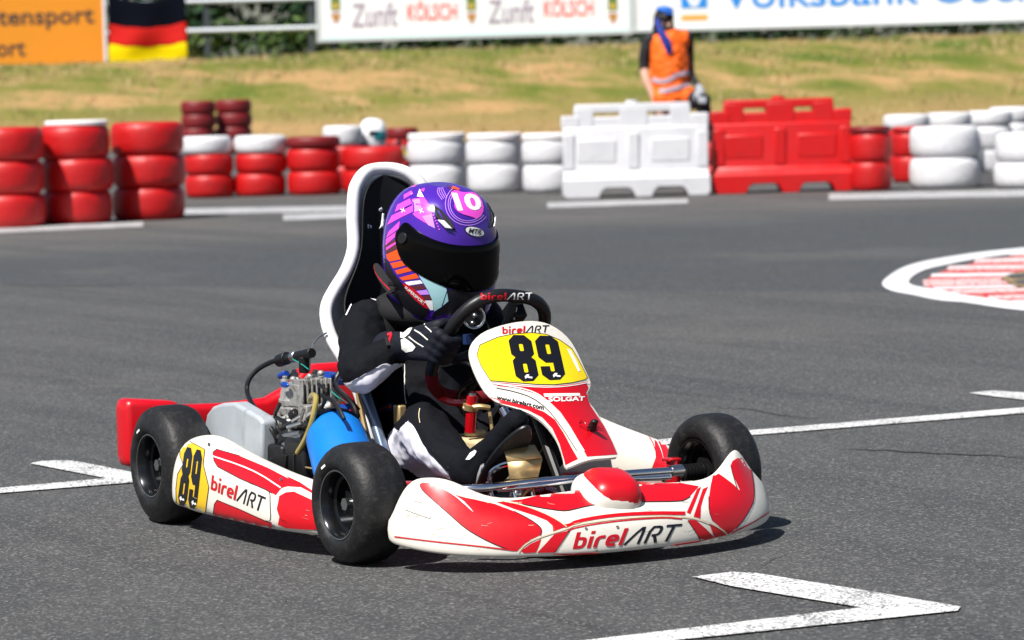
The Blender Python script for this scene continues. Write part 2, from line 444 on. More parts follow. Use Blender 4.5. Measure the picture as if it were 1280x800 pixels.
# ================================================================== SETTING
def nodes(m): return m.node_tree.nodes, m.node_tree.links
def asphalt():
    m = bpy.data.materials.new('asphalt'); m.use_nodes = True; N, L = nodes(m); b = N['Principled BSDF']
    geo = N.new('ShaderNodeNewGeometry')
    def dot(v):
        d = N.new('ShaderNodeVectorMath'); d.operation = 'DOT_PRODUCT'; L.new(geo.outputs['Position'], d.inputs[0]); d.inputs[1].default_value = v; return d.outputs['Value']
    def math_(op, a, c, clamp=False):
        q = N.new('ShaderNodeMath'); q.operation = op; q.use_clamp = clamp
        for i, t in enumerate((a, c)):
            if isinstance(t, (int, float)): q.inputs[i].default_value = t
            else: L.new(t, q.inputs[i])
        return q.outputs[0]
    def noise(sc, det=4, rough=.6, vec=None):
        n = N.new('ShaderNodeTexNoise'); n.inputs['Scale'].default_value = sc; n.inputs['Detail'].default_value = det; n.inputs['Roughness'].default_value = rough
        L.new(vec or geo.outputs['Position'], n.inputs['Vector']); return n.outputs['Fac']
    def mr(v, a, c, d, e):
        q = N.new('ShaderNodeMapRange'); L.new(v, q.inputs[0])
        for i, t in enumerate((a, c, d, e)): q.inputs[i+1].default_value = t
        return q.outputs[0]
    def mix(f, c1, c2):
        q = N.new('ShaderNodeMix'); q.data_type = 'RGBA'
        if isinstance(f, (int, float)): q.inputs[0].default_value = f
        else: L.new(f, q.inputs[0])
        for i, t in ((6, c1), (7, c2)):
            if isinstance(t, tuple): q.inputs[i].default_value = (*t, 1)
            else: L.new(t, q.inputs[i])
        return q.outputs[2]
    ca = CAM.x*HR.x+CAM.y*HR.y; cd = CAM.x*HF.x+CAM.y*HF.y
    a = math_('SUBTRACT', dot(HR), ca); d = math_('SUBTRACT', dot(HF), cd)
    wob = mr(noise(.35, 3), 0, 1, -.5, .5)
    d2 = math_('ADD', d, wob)
    n1 = math_('ADD', d2, math_('MULTIPLY', a, .56)); n2 = math_('SUBTRACT', d2, math_('MULTIPLY', a, .6))
    band = math_('MULTIPLY', mr(n1, 16.95, 17.15, 0, 1), mr(n2, 22.6, 25.0, 1, 0))
    near = (.078, .0795, .081); dark = (.040, .048, .056); far = (.104, .099, .094)
    c = mix(mr(n2, 22.6, 25.0, 0, 1), near, far)
    c = mix(band, c, dark)
    c = mix(mr(noise(.8, 5), .38, .66, 0, .6), c, (.052, .054, .057))            # broad blotches
    # long tyre streaks along the track direction
    mp = N.new('ShaderNodeMapping'); mp.inputs['Rotation'].default_value = (0, 0, -BGROT-.25); mp.inputs['Scale'].default_value = (.10, 2.2, 1)
    L.new(geo.outputs['Position'], mp.inputs[0])
    c = mix(mr(noise(1.4, 5, .6, mp.outputs[0]), .47, .64, 0, .62), c, (.040, .042, .046))
    mp2 = N.new('ShaderNodeMapping'); mp2.inputs['Rotation'].default_value = (0, 0, -BGROT+.18); mp2.inputs['Scale'].default_value = (.05, 3.4, 1); L.new(geo.outputs['Position'], mp2.inputs[0])
    c = mix(mr(noise(2.1, 3, .5, mp2.outputs[0]), .60, .68, 0, .55), c, (.036, .037, .040))
    c = mix(mr(noise(.45, 6, .65), .55, .72, 0, .6), c, (.118, .116, .110))
    # stones in the binder
    v = N.new('ShaderNodeTexVoronoi'); v.inputs['Scale'].default_value = 170; L.new(geo.outputs['Position'], v.inputs['Vector'])
    sp = N.new('ShaderNodeSeparateColor'); L.new(v.outputs['Color'], sp.inputs[0])
    c = mix(mr(sp.outputs[0], .74, 1, 0, .7), c, (.27, .265, .25))
    c = mix(mr(sp.outputs[1], .64, 1, 0, .7), c, (.022, .024, .027))
    fine = noise(420, 3, .7)
    c = mix(mr(fine, .52, .72, 0, .5), c, (.045, .046, .05))
    L.new(c, b.inputs['Base Color']); b.inputs['Roughness'].default_value = .82; b.inputs['Specular IOR Level'].default_value = .35
    bp = N.new('ShaderNodeBump'); bp.inputs['Strength'].default_value = .7; bp.inputs['Distance'].default_value = .004
    h = math_('ADD', v.outputs['Distance'], fine); L.new(h, bp.inputs['Height']); L.new(bp.outputs[0], b.inputs['Normal'])
    MATS['asphalt'] = m
asphalt()

def paint(name, col, worn, sc=170, thr=.56):
    m = bpy.data.materials.new(name); m.use_nodes = True; N, L = nodes(m); b = N['Principled BSDF']
    g = N.new('ShaderNodeNewGeometry')
    n = N.new('ShaderNodeTexNoise'); n.inputs['Scale'].default_value = sc; n.inputs['Detail'].default_value = 3; L.new(g.outputs['Position'], n.inputs['Vector'])
    n2 = N.new('ShaderNodeTexNoise'); n2.inputs['Scale'].default_value = 5; n2.inputs['Detail'].default_value = 5; L.new(g.outputs['Position'], n2.inputs['Vector'])
    ad = N.new('ShaderNodeMath'); ad.operation = 'MULTIPLY_ADD'; L.new(n2.outputs['Fac'], ad.inputs[0]); ad.inputs[1].default_value = .35; L.new(n.outputs['Fac'], ad.inputs[2])
    r = N.new('ShaderNodeMapRange'); r.inputs[1].default_value = thr+.17; r.inputs[2].default_value = thr+.25; L.new(ad.outputs[0], r.inputs[0])
    mx = N.new('ShaderNodeMix'); mx.data_type = 'RGBA'; mx.inputs[6].default_value = (*col, 1); mx.inputs[7].default_value = (*worn, 1)
    L.new(r.outputs[0], mx.inputs[0]); L.new(mx.outputs[2], b.inputs['Base Color']); b.inputs['Roughness'].default_value = .65
    bp = N.new('ShaderNodeBump'); bp.inputs['Strength'].default_value = .5; bp.inputs['Distance'].default_value = .003
    L.new(n.outputs['Fac'], bp.inputs['Height']); L.new(bp.outputs[0], b.inputs['Normal'])
    MATS[name] = m
paint('line_white', (.66, .66, .66), (.14, .14, .14), 150, .51)
paint('line_grey', (.46, .46, .47), (.16, .16, .16), 60, .5)
paint('kerb_white', (.62, .62, .64), (.45, .45, .45), 30, .62)
paint('kerb_pink', (.64, .53, .53), (.5, .2, .2), 40, .55)
paint('kerb_red', (.42, .018, .016), (.62, .45, .42), 40, .56)
paint('kerb_dirt', (.28, .2, .09), (.08, .07, .06), 30, .5)
paint('gutter', (.055, .057, .06), (.1, .1, .1), 50, .5)

def grassmat():
    m = bpy.data.materials.new('dry_grass'); m.use_nodes = True; N, L = nodes(m); b = N['Principled BSDF']
    g = N.new('ShaderNodeNewGeometry')
    mp = N.new('ShaderNodeMapping'); mp.inputs['Rotation'].default_value = (0, 0, -BGROT); mp.inputs['Scale'].default_value = (.45, 1, 2.4); L.new(g.outputs['Position'], mp.inputs[0])
    n = N.new('ShaderNodeTexNoise'); n.inputs['Scale'].default_value = .55; n.inputs['Detail'].default_value = 7; n.inputs['Roughness'].default_value = .62; L.new(mp.outputs[0], n.inputs['Vector'])
    r = N.new('ShaderNodeValToRGB'); e = r.color_ramp.elements
    e[0].position = .36; e[0].color = (.085, .125, .018, 1); e[1].position = .62; e[1].color = (.40, .25, .11, 1)
    q = e.new(.46); q.color = (.16, .165, .034, 1); q = e.new(.54); q.color = (.25, .20, .068, 1)
    L.new(n.outputs['Fac'], r.inputs[0])
    sz = N.new('ShaderNodeSeparateXYZ'); L.new(g.outputs['Position'], sz.inputs[0])
    za = N.new('ShaderNodeMath'); za.operation = 'MULTIPLY_ADD'; L.new(n.outputs['Fac'], za.inputs[0]); za.inputs[1].default_value = 1.3; L.new(sz.outputs[2], za.inputs[2])
    zr = N.new('ShaderNodeMapRange'); zr.inputs[1].default_value = .75; zr.inputs[2].default_value = 1.35; zr.inputs[3].default_value = .85; zr.inputs[4].default_value = 0; L.new(za.outputs[0], zr.inputs[0])
    soil = N.new('ShaderNodeMix'); soil.data_type = 'RGBA'; soil.inputs[7].default_value = (.34, .22, .10, 1); L.new(zr.outputs[0], soil.inputs[0])
    n2 = N.new('ShaderNodeTexNoise'); n2.inputs['Scale'].default_value = 9; n2.inputs['Detail'].default_value = 5; L.new(g.outputs['Position'], n2.inputs['Vector'])
    r2 = N.new('ShaderNodeMapRange'); r2.inputs[3].default_value = .72; r2.inputs[4].default_value = 1.25; L.new(n2.outputs['Fac'], r2.inputs[0])
    mx = N.new('ShaderNodeMix'); mx.data_type = 'RGBA'; mx.blend_type = 'MULTIPLY'; mx.inputs[0].default_value = 1
    L.new(r.outputs[0], soil.inputs[6]); L.new(soil.outputs[2], mx.inputs[6]); cc = N.new('ShaderNodeCombineColor')
    for i in range(3): L.new(r2.outputs[0], cc.inputs[i])
    L.new(cc.outputs[0], mx.inputs[7]); L.new(mx.outputs[2], b.inputs['Base Color']); b.inputs['Roughness'].default_value = .95; b.inputs['Specular IOR Level'].default_value = .1
    bp = N.new('ShaderNodeBump'); bp.inputs['Strength'].default_value = .8; bp.inputs['Distance'].default_value = .12
    L.new(n2.outputs['Fac'], bp.inputs['Height']); L.new(bp.outputs[0], b.inputs['Normal'])
    MATS['dry_grass'] = m
grassmat()

# ground sheet
b = MB().m('asphalt'); S_ = 600
b.add([(-S_, -S_, 0), (S_, -S_, 0), (S_, S_, 0), (-S_, S_, 0)], [(0, 1, 2, 3)])
tag(b.build('asphalt_ground', fix=False), kind='structure')

# painted lines
b = MB().m('line_white')
def gpoly(b, P, z=.004):
    n = len(P); b.add([Z(x, y, z) for x, y in P], [tuple(range(n))])
gpoly(b, [(866, 720.5), (915, 714.5), (945, 716), (1077, 737), (1201, 758), (1077, 759), (1000, 746.5), (915, 732.5)])
gpoly(b, [(1077, 759), (1201, 758), (1197, 763), (842, 800), (600, 826), (480, 826), (732, 800)])
gpoly(b, [(38, 579), (52, 576), (84, 575), (97, 576.5), (145, 586), (200, 597), (133, 597.5), (112, 593.5)])
gpoly(b, [(133, 597.5), (200, 597), (200, 600), (0, 616), (-80, 623), (-80, 615.5), (0, 609.5)])
gpoly(b, [(750, 557), (933, 538), (1280, 509), (1400, 499), (1400, 506), (1280, 516), (935, 544), (752, 564)])
gpoly(b, [(1211, 491), (1239, 488), (1280, 490.5), (1400, 500), (1400, 509), (1280, 499.5), (1245, 495.5)])
b.m('line_grey')
gpoly(b, [(180, 261.5), (435, 257), (545, 254), (545, 261), (435, 264), (180, 269)])
gpoly(b, [(354, 268), (435, 265), (560, 261), (560, 268), (435, 272.5), (354, 275.5)])
gpoly(b, [(-60, 286), (0, 284), (179, 277), (179, 283), (0, 291), (-60, 293)])
gpoly(b, [(684, 253), (860, 248.5), (860, 254), (684, 260)])
gpoly(b, [(1036, 242), (1280, 237), (1360, 235), (1360, 243), (1280, 245.5), (1036, 250)])
tag(b.build('track_markings', fix=False), kind='structure')
# hairline cracks in the surface
mat('crack_dark', (.034, .035, .037), .9); b = MB().m('crack_dark')
for path, wd in (([(1036, 560), (1075, 561), (1120, 563), (1165, 566), (1230, 568), (1330, 575)], 2.0), ([(878, 505), (905, 509), (940, 511), (975, 518), (1010, 522), (1060, 521)], 1.3), ([(946, 712), (955, 706), (962, 700), (990, 690)], 1.4), ([(0, 356), (90, 357), (190, 355)], 1.0)):
    q = []
    for (x0, y0), (x1, y1) in zip(path, path[1:]):
        for t in range(6): q.append((x0+(x1-x0)*t/6+random.uniform(-1.5, 1.5), y0+(y1-y0)*t/6+random.uniform(-.7, .7)))
    V, F = strip(q, wd*.55, False, 8, 2); b.add([Z(x, y, .003) for x, y in V], F)
tag(b.build('track_cracks', fix=False), kind='structure')

# kerb: raised white rim, dark gutter, ribbed red and white apron
KZ = lambda x, y: (1080+x/6.4, 290+y/6.4)
outer = [(1900, 95), (1500, 105), (1280, 128), (1150, 140), (900, 165), (620, 208), (420, 245), (300, 285), (210, 340), (155, 385), (142, 415), (165, 445), (240, 475), (370, 495), (500, 525), (640, 550), (780, 555), (930, 578), (1100, 605), (1280, 625), (1500, 645), (1900, 660)]
inner = [(1900, 130), (1500, 145), (1280, 170), (1150, 190), (950, 215), (780, 245), (640, 275), (520, 300), (430, 335), (375, 375), (355, 405), (365, 425), (400, 440), (500, 458), (560, 462), (650, 478), (780, 512), (940, 532), (1100, 555), (1280, 575), (1500, 595), (1900, 615)]
apr = [(1900, 135), (1500, 150), (1300, 172), (1170, 196), (1000, 222), (880, 245), (790, 270), (690, 290), (600, 325), (545, 345), (500, 380), (470, 400), (475, 425), (520, 448), (560, 455), (650, 474), (780, 508), (940, 528), (1100, 551), (1280, 571), (1500, 591), (1900, 611)]
def sm(P): return chaikin(P, 2, False)
o_, i_, a_ = sm(outer), sm(inner), sm(apr)
rows = []
for k in range(len(o_)):
    po, pi, pa = [KZ(*q) for q in (o_[k], i_[k], a_[k])]
    o1 = Z(*po, 0.0); i1 = Z(*pi, 0.0); c0 = o1.lerp(i1, .10)+Vector((0, 0, .006)); c1 = o1.lerp(i1, .5); c1.z = .008
    i0 = i1.copy(); i0.z = .007
    rows.append([o1, c0, c1, i0])
b = MB().m('kerb_white'); b.loft(rows)
b.m('gutter'); b.loft([[r[3], r[3]-Vector((0, 0, .006)), Z(*KZ(*a_[k]), .002)] for k, r in enumerate(rows)])
b.m('kerb_red'); cen = Z(*KZ(2600, 395), .06); n = len(a_)
ring = [Z(*KZ(*q), .002) for q in a_]
b.add(ring, [tuple(range(n))])
# painted ribs across the apron, each a low bar
ya = [(1160, 180, 1900, 172, 9), (880, 237, 1900, 212, 22), (665, 292, 1900, 275, 20), (535, 352, 1900, 335, 14), (470, 398, 1900, 365, 7), (475, 424, 1900, 392, 11), (555, 455, 1900, 422, 11), (700, 486, 1900, 448, 14), (985, 534, 1900, 505, 16), (1180, 563, 1900, 556, 8)]
for k, (x0, y0, x1, y1, h) in enumerate(ya):
    b.m('kerb_pink' if k % 3 else 'kerb_white')
    h *= .62
    p = [Z(*KZ(x0+h*1.2, y0-h), .002), Z(*KZ(x1, y1-h), .002), Z(*KZ(x1, y1+h), .002), Z(*KZ(x0, y0+h), .002)]
    b.prism(p, (0, 0, .007))
b.m('kerb_dirt'); b.prism([Z(*KZ(*q), .010) for q in [(1100, 375), (1180, 340), (1300, 318), (1500, 310), (1600, 420), (1300, 450), (1190, 425)]], (0, 0, .006))
b.m('gutter'); b.prism([Z(*KZ(*q), .017) for q in [(1150, 350), (1280, 335), (1500, 325), (1450, 372), (1280, 360), (1180, 368)]], (0, 0, .004))
b.prism([Z(*KZ(*q), .017) for q in [(1215, 390), (1300, 380), (1450, 390), (1400, 425), (1240, 412)]], (0, 0, .004))
tag(b.build('kerb', ang=50), kind='structure')

# grass bank with flat ground on top
b = MB().m('dry_grass'); rows = []
prof = [(62.5, 0.012), (64.5, .10), (66.5, .28), (70, .78), (73.5, 1.26), (76.5, 1.62), (78.5, 1.78), (80.5, 1.84), (84, 1.86), (95, 1.9), (140, 2.0), (400, 2.0)]
NA = 90
for j, (d, z) in enumerate(prof):
    rw = []
    for i in range(NA+1):
        a = -60+120*i/NA
        if j > 9: a *= 5
        zz = z + (math.sin(a*.9+d)*.05+math.sin(a*2.3+d*1.7)*.035)*min(1, z*1.4)*(j < 9)
        zz -= .10*max(0, min(1, (-a-3)/6))*(z > .5)
        rw.append(BG(a, d, zz))
    rows.append(rw)
b.loft(rows)
tag(b.build('grass_bank', fix=True), kind='structure')
# blades and tufts over the bank
b = MB(); mat('blade_green', (.16, .21, .04), .8); mat('blade_straw', (.40, .30, .14), .85); mat('blade_dark', (.04, .075, .015), .8)
def bankz(d):
    for (d0, z0), (d1, z1) in zip(prof, prof[1:]):
        if d0 <= d <= d1: return z0+(z1-z0)*(d-d0)/(d1-d0)
    return 1.85
for k in range(5200):
    d = random.choice([random.uniform(63, 80), random.uniform(74, 81.5)]); a = random.uniform(-14, 14); z = bankz(d)-.03-.10*max(0, min(1, (-a-3)/6))*(d > 68)
    mname = random.choice(['blade_green', 'blade_straw', 'blade_straw', 'blade_straw'] if d < 80 else ['blade_dark', 'blade_green', 'blade_dark'])
    b.m(mname); h = random.uniform(.05, .16) if d < 79 else random.uniform(.06, .16)
    for q in range(3):
        an = random.uniform(0, 6.28); p = BG(a+random.uniform(-.12, .12), d+random.uniform(-.12, .12), z); w = Vector((math.cos(an), math.sin(an), 0))*.02
        b.add([p-w, p+w, p+Vector((random.uniform(-.08, .08), random.uniform(-.08, .08), h))], [(0, 1, 2)])
tag(b.build('grass_tufts', fix=False), kind='stuff', label='dry straw and green grass tufts growing on the bank', cat='grass')

# hedge and trees behind the fence
mat('leaf_dark', (.012, .032, .015), .7, spec=.15); mat('leaf_mid', (.022, .052, .020), .7, spec=.15); mat('leaf_light', (.045, .085, .028), .7, spec=.15); mat('weed_green', (.11, .17, .05), .7, spec=.15); mat('bark', (.05, .035, .025), .9)
def leafmass(b, c, rad, n, sz=.16, pal=('leaf_dark', 'leaf_dark', 'leaf_mid', 'leaf_mid', 'leaf_light')):
    for k in range(n):
        u = Vector((random.gauss(0, 1), random.gauss(0, 1), random.gauss(0, 1))).normalized()*random.uniform(.55, 1.05)
        p = Vector(c)+HR*(u.x*rad[0])+HF*(u.y*rad[1])+Vector((0, 0, u.z*rad[2]))
        b.m(random.choice(pal))
        e = Vector((random.gauss(0, 1), random.gauss(0, 1), random.gauss(0, 1))).normalized(); f = e.orthogonal().normalized(); g = e.cross(f); s = sz*random.uniform(.6, 1.5)
        b.add([p-f*s, p+g*s*.55, p+f*s, p-g*s*.55], [(0, 1, 2, 3)])
tn = ['leftmost dark green tree rising behind the orange banner', 'dark green tree behind the German flag', 'dark green tree in the gap between flag and beer banner, above the railing',
      'dark green tree behind the left half of the beer banner', 'dark green tree behind the right half of the beer banner', 'dark green tree behind the marshal',
      'dark green tree behind the middle of the blue lettered banner', 'rightmost dark green tree behind the blue lettered banner']
for k in range(8):
    a = -12.6+k*3.45; d = 91+random.uniform(-.8, 1.2)
    t = empty('tree', tn[k], 'tree', BG(a, d, 1.85), 0, 'trees behind the banners')
    tb = MB().m('bark'); tb.tube([(0, 0, -.2), (.05, .02, 1), (.0, .1, 2.4), (.1, .1, 4.2)], .12, 8, 4, radii=[.16, .13, .1, .05])
    for q in range(5):
        an = q*1.25; tb.tube([(0, .05, 1.2+q*.4), (math.cos(an)*.7, math.sin(an)*.7, 1.9+q*.4), (math.cos(an)*1.2, math.sin(an)*1.2, 2.9+q*.4)], .05, 6, 3, radii=[.06, .04, .015])
    tb.build('trunk', t)
    cb = MB()
    for q in range(9):
        leafmass(cb, ((HR*random.uniform(-1.4, 1.4))+HF*random.uniform(-1.2, 1.2)+Vector((0, 0, random.uniform(.7, 4.6))))[:], (1.25, 1.1, .95), 330)
    cb.build('crown', t, fix=False)
hb = MB()
for k in range(88):
    a_ = -30+k*.69; gap = -8.6 < a_ < -4.4
    leafmass(hb, BG(a_, 88.6+random.uniform(-.2, .2), 1.85+random.uniform(.35, .62)), (.55, .5, .52), 130 if gap else 120, .11, ('weed_green', 'weed_green', 'leaf_light', 'leaf_mid') if gap else ('leaf_dark', 'leaf_dark', 'leaf_mid', 'leaf_light'))
tag(hb.build('hedge', fix=False), 'low dark green hedge running along the crest under the banners', 'hedge')

# ------------------------------------------------------------------ banners, flag, railing
mat('banner_white', (.80, .82, .84), .5, noise=(3, .2, (.66, .69, .72))); mat('banner_frame', (.52, .56, .60), .5); mat('banner_mint', (.45, .74, .70), .5)
mat('banner_orange', (.66, .235, .006), .5, noise=(3, .25, (.58, .20, .005))); mat('post_dark', (.035, .045, .05), .6); mat('rail_white', (.62, .66, .72), .4)
mat('txt_dark', (.05, .035, .03), .5); mat('txt_lilac', (.33, .27, .36), .5); mat('txt_red', (.75, .12, .10), .5); mat('txt_blue', (.01, .24, .72), .5)
mat('txt_orange', (.86, .36, .03), .5); mat('crest_green', (.10, .17, .03), .5); mat('crest_red', (.35, .07, .03), .5); mat('crest_gold', (.62, .42, .06), .5)
mat('flag_black', (.003, .004, .009), .9, spec=.05); mat('flag_red', (.46, .012, .010), .8, spec=.1); mat('flag_gold', (.72, .54, .0), .8, spec=.1)
def flat(t, polys, x0, z0, w, h, mt, y=-.004):
    b = MB().m(mt)
    for k, (V, F) in enumerate(polys): b.add([(x0+u*w, y-k*.0015, z0+v*h) for u, v in V], F)
    b.build('lettering', t, fix=False)
def rect(b, x0, z0, x1, z1, mt, y=-.003):
    b.m(mt); b.add([(x0, y, z0), (x1, y, z0), (x1, y, z1), (x0, y, z1)], [(0, 1, 2, 3)])
DB = 83.0
def bx(px): return acol(px, DB)
def bz(px, py): return zpx(px, py, DB)
GZ = 1.85
def banner(name, label, px0, px1, zb, zt, posts, frame_mt, face_mt, deco):
    x0, x1 = bx(px0), bx(px1); W = x1-x0
    t = empty(name, label, 'banner', BG(x0, DB, GZ), BGROT)
    b = MB().m(face_mt); b.box((W/2, .03, (zb+zt)/2-GZ), (W, .05, zt-zb))
    b.build('panel', t, bevel=.01)
    fb = MB().m(frame_mt)
    for (cx, cz, sx, sz) in ((W/2, zb-GZ, W+.1, .09), (W/2, zt-GZ, W+.1, .09), (0, (zb+zt)/2-GZ, .09, zt-zb-.09), (W, (zb+zt)/2-GZ, .09, zt-zb-.09)):
        fb.box((cx, .025, cz), (sx, .09, sz))
    fb.build('frame', t, bevel=.01)
    for p in posts:
        MB().m('post_dark').box((bx(p)-x0, .12, (zt-GZ)/2-.1), (.11, .11, zt-GZ+.1)).build('post', t, bevel=.01)
    deco(t, x0)
    return t
# beer banner
def deco_beer(t, x0):
    px = lambda p: bx(p)-x0
    zz = lambda p, q: bz(p, q)-GZ
    b = MB(); rect(b, px(406), zz(598, 44), px(786), zz(598, 41.5), 'banner_mint'); rect(b, px(787), zz(598, 44), px(789.5), zz(598, -60), 'banner_mint'); b.build('border_stripe', t, fix=False)
    base = zz(598, 26); h = zz(598, 0)-base
    for s0 in (0, 170):
        flat(t, font_text('Zunft', .012, .1), px(442+s0), base-.1, px(500+s0)-px(442+s0), h*1.15, 'txt_lilac')
        flat(t, font_text('KÖLSCH', .022), px(512+s0), base+.02, px(574+s0)-px(512+s0), h*.98, 'txt_red')
    for c in (423, 592, 768):
        cx = px(c); z0 = zz(c, 31); b = MB()
        for (mt, pts) in (('crest_green', [(-.11, .32), (.11, .32), (.11, .62), (.05, .72), (-.05, .72), (-.11, .62)]), ('crest_red', [(-.10, .26), (-.10, .16), (0, 0), (.10, .16), (.10, .26)])):
            b.m(mt); b.add([(cx+x, -.004, z0+z) for x, z in pts], [tuple(range(len(pts)))])
        rect(b, cx-.05, z0+.36, cx+.05, z0+.50, 'crest_gold', -.006); rect(b, cx-.045, z0+.12, cx+.045, z0+.21, 'crest_gold', -.006); b.build('crest', t, fix=False)
zb1 = bz(598, 46)
banner('beer_banner', 'long white banner with Zunft KÖLSCH lettering and small green crests', 401, 790, zb1, zb1+1.75, (420, 520, 660), 'banner_frame', 'banner_white', deco_beer)
def deco_bank(t, x0):
    px = lambda p: bx(p)-x0
    zz = lambda p, q: bz(p, q)-GZ
    base = zz(1085, 9); ws = px(1296)-px(905)
    flat(t, font_text('Volksbank Oberberg', .012), px(903), base-.20, (px(1265)-px(903))*1.37, .95, 'txt_blue')
    q0, q1 = px(853), px(886)
    b = MB(); rect(b, q0, zz(870, 11), q1, zz(870, -14), 'txt_blue', -.004); rect(b, q0, zz(870, 26), q1, zz(870, 19.5), 'txt_orange', -.004)
    b.m('banner_white'); cx = (q0+q1)/2
    b.add([(cx-.26, -.008, zz(870, -11)), (cx-.10, -.008, zz(870, -11)), (cx, -.008, zz(870, 4)), (cx+.10, -.008, zz(870, -11)), (cx+.26, -.008, zz(870, -11)), (cx+.07, -.008, zz(870, 9)), (cx-.07, -.008, zz(870, 9))], [(0, 1, 2, 6), (2, 3, 4, 5), (2, 5, 6)]); b.build('emblem', t, fix=False)
zb2 = bz(1040, 32.5)
banner('bank_banner', 'very long white banner with blue Volksbank lettering and a blue and orange square emblem', 795, 1420, zb2, zb2+1.75, (965, 1132, 1290), 'banner_frame', 'banner_white', deco_bank)
def deco_orange(t, x0):
    px = lambda p: bx(p)-x0
    zz = lambda p, q: bz(p, q)-GZ
    w = px(121)-px(-40)
    flat(t, font_text('Breitensport', .018), px(-52), zz(60, 38), px(122)-px(-52), .54, 'txt_dark')
    flat(t, font_text('Motorsport', .018), px(-100), zz(10, 78), px(35)-px(-100), .54, 'txt_dark')
zb3 = bz(60, 85)
banner('orange_banner', 'orange banner with dark Breitensport Motorsport lettering at the left edge', -110, 133, zb3, zb3+1.9, (-100, 20, 125), 'banner_orange', 'banner_orange', deco_orange)
# flag hanging in folds from the railing
t = empty('german_flag', 'black red and gold flag hanging in soft folds beside the orange banner', 'flag', BG(bx(190), DB-.5, GZ), BGROT)
fx0, fx1 = bx(142)-bx(190), bx(239)-bx(190); ztop = bz(190, -6)-GZ; zbot = bz(190, 87)-GZ
def fl(u, v):
    sag = -.17*math.sin(math.pi*u)*(1-v*.75)*(1 if v < .98 else 1)
    y = .05*math.sin(u*9+v*3)*(.4+v)+.04*math.sin(v*11-abs(u-.5)*7)*v
    flare = .05*max(0, v-.6)*(u-.5)*4
    return Vector((fx0+(fx1-fx0)*u+flare, y, ztop+(zbot-ztop)*v+sag+.02*math.sin(u*22)*v))
b = MB()
for (v0, v1, mt) in ((0, .39, 'flag_black'), (.39, .655, 'flag_red'), (.655, 1, 'flag_gold')):
    b.m(mt); b.loft([[fl(i/28, v0+(v1-v0)*j/12) for i in range(29)] for j in range(13)])
b.build('cloth', t, fix=True, ang=180, solid=.006)
pb = MB().m('rail_white'); pb.cyl((fx0-.07, 0, -.05), (fx0-.07, 0, ztop+.25), .045); pb.build('pole', t)
cb = MB().m('post_dark'); cb.cyl((fx0-.07, 0, ztop+.02), (fx1+.1, 0, ztop+.02), .015); cb.build('cross_bar', t)
# railing in the gap
t = empty('railing', 'white two bar railing on dark posts between flag and beer banner', 'railing', BG(bx(318), DB+1.2, GZ), BGROT)
D2 = DB+1.2
rx = lambda p: acol(p, D2)-bx(318)
for yy in (37.5, 1): MB().m('rail_white').cyl((rx(100), 0, zpx(318, yy, D2)-GZ), (rx(440), 0, zpx(318, yy, D2)-GZ), .055).build('rail', t)
for p in (150, 262, 392): MB().m('post_dark').box((rx(p), .07, .52), (.16, .08, 2.9)).build('post', t, bevel=.01)

# ------------------------------------------------------------------ tyre stacks
mat('tyre_red', (.46, .0022, .003), .45, noise=(7, .5, (.32, .003, .004)), bump=(18, .4, .012), specks=(9, .60, .72, (.06, .012, .012), .75, (1, 1, 2.5))); mat('tyre_dark_red', (.17, .004, .007), .5, noise=(7, .5, (.12, .006, .008)), bump=(18, .3, .01))
mat('tyre_white', (.64, .64, .66), .5, noise=(7, .4, (.48, .48, .51)), bump=(18, .4, .012), specks=(8, .60, .74, (.16, .15, .14), .65, (1, 1, 2.5))); mat('lid_white', (.82, .80, .80), .5, noise=(5, .3, (.72, .5, .5)))
def tyre_mesh(mt, w=.58, h=.24):
    r = w/2; q = h/2
    prof = [(-q*.72, r*.56), (-q*.86, r*.62), (-q*.98, r*.74), (-q, r*.84), (-q*.9, r*.93), (-q*.62, r*.985), (-q*.25, r), (q*.25, r), (q*.62, r*.985), (q*.9, r*.93), (q, r*.84), (q*.98, r*.74), (q*.86, r*.62), (q*.72, r*.56)]
    b = MB().m(mt); b.lathe((0, 0, q), (0, 0, 1), prof, 28)
    b.lathe((0, 0, q), (0, 0, 1), [(q*.72, r*.56), (q*.4, r*.66), (0, r*.9), (-q*.4, r*.66), (-q*.72, r*.56)], 28)
    me = b.mesh('tyre'); b.fixn(me); me.shade_smooth(); me.set_sharp_from_angle(angle=R(50)); return me
TM = {}
def tyre(mt, w, h, loc, label, group, rz):
    k = (mt, round(w, 2), round(h, 2))
    if k not in TM: TM[k] = tyre_mesh(*k)
    o = bpy.data.objects.new('tyre', TM[k]); COL.objects.link(o); o.location = loc; o.rotation_euler = (0, 0, rz); tag(o, label, 'tyre', group); return o
def lid_obj(w, h, loc, label):
    b = MB().m('lid_white'); b.lathe((0, 0, 0), (0, 0, 1), [(0, .01), (0, w/2-.015), (.012, w/2), (h-.012, w/2), (h, w/2-.015), (h, .01)], 28)
    o = b.build('stack_lid', ang=40, loc=loc); tag(o, label, 'lid', 'white lids on the tyre stacks')
POSN = {2: ['bottom', 'top'], 3: ['bottom', 'middle', 'top'], 4: ['bottom', 'second', 'third', 'top'], 1: ['single']}
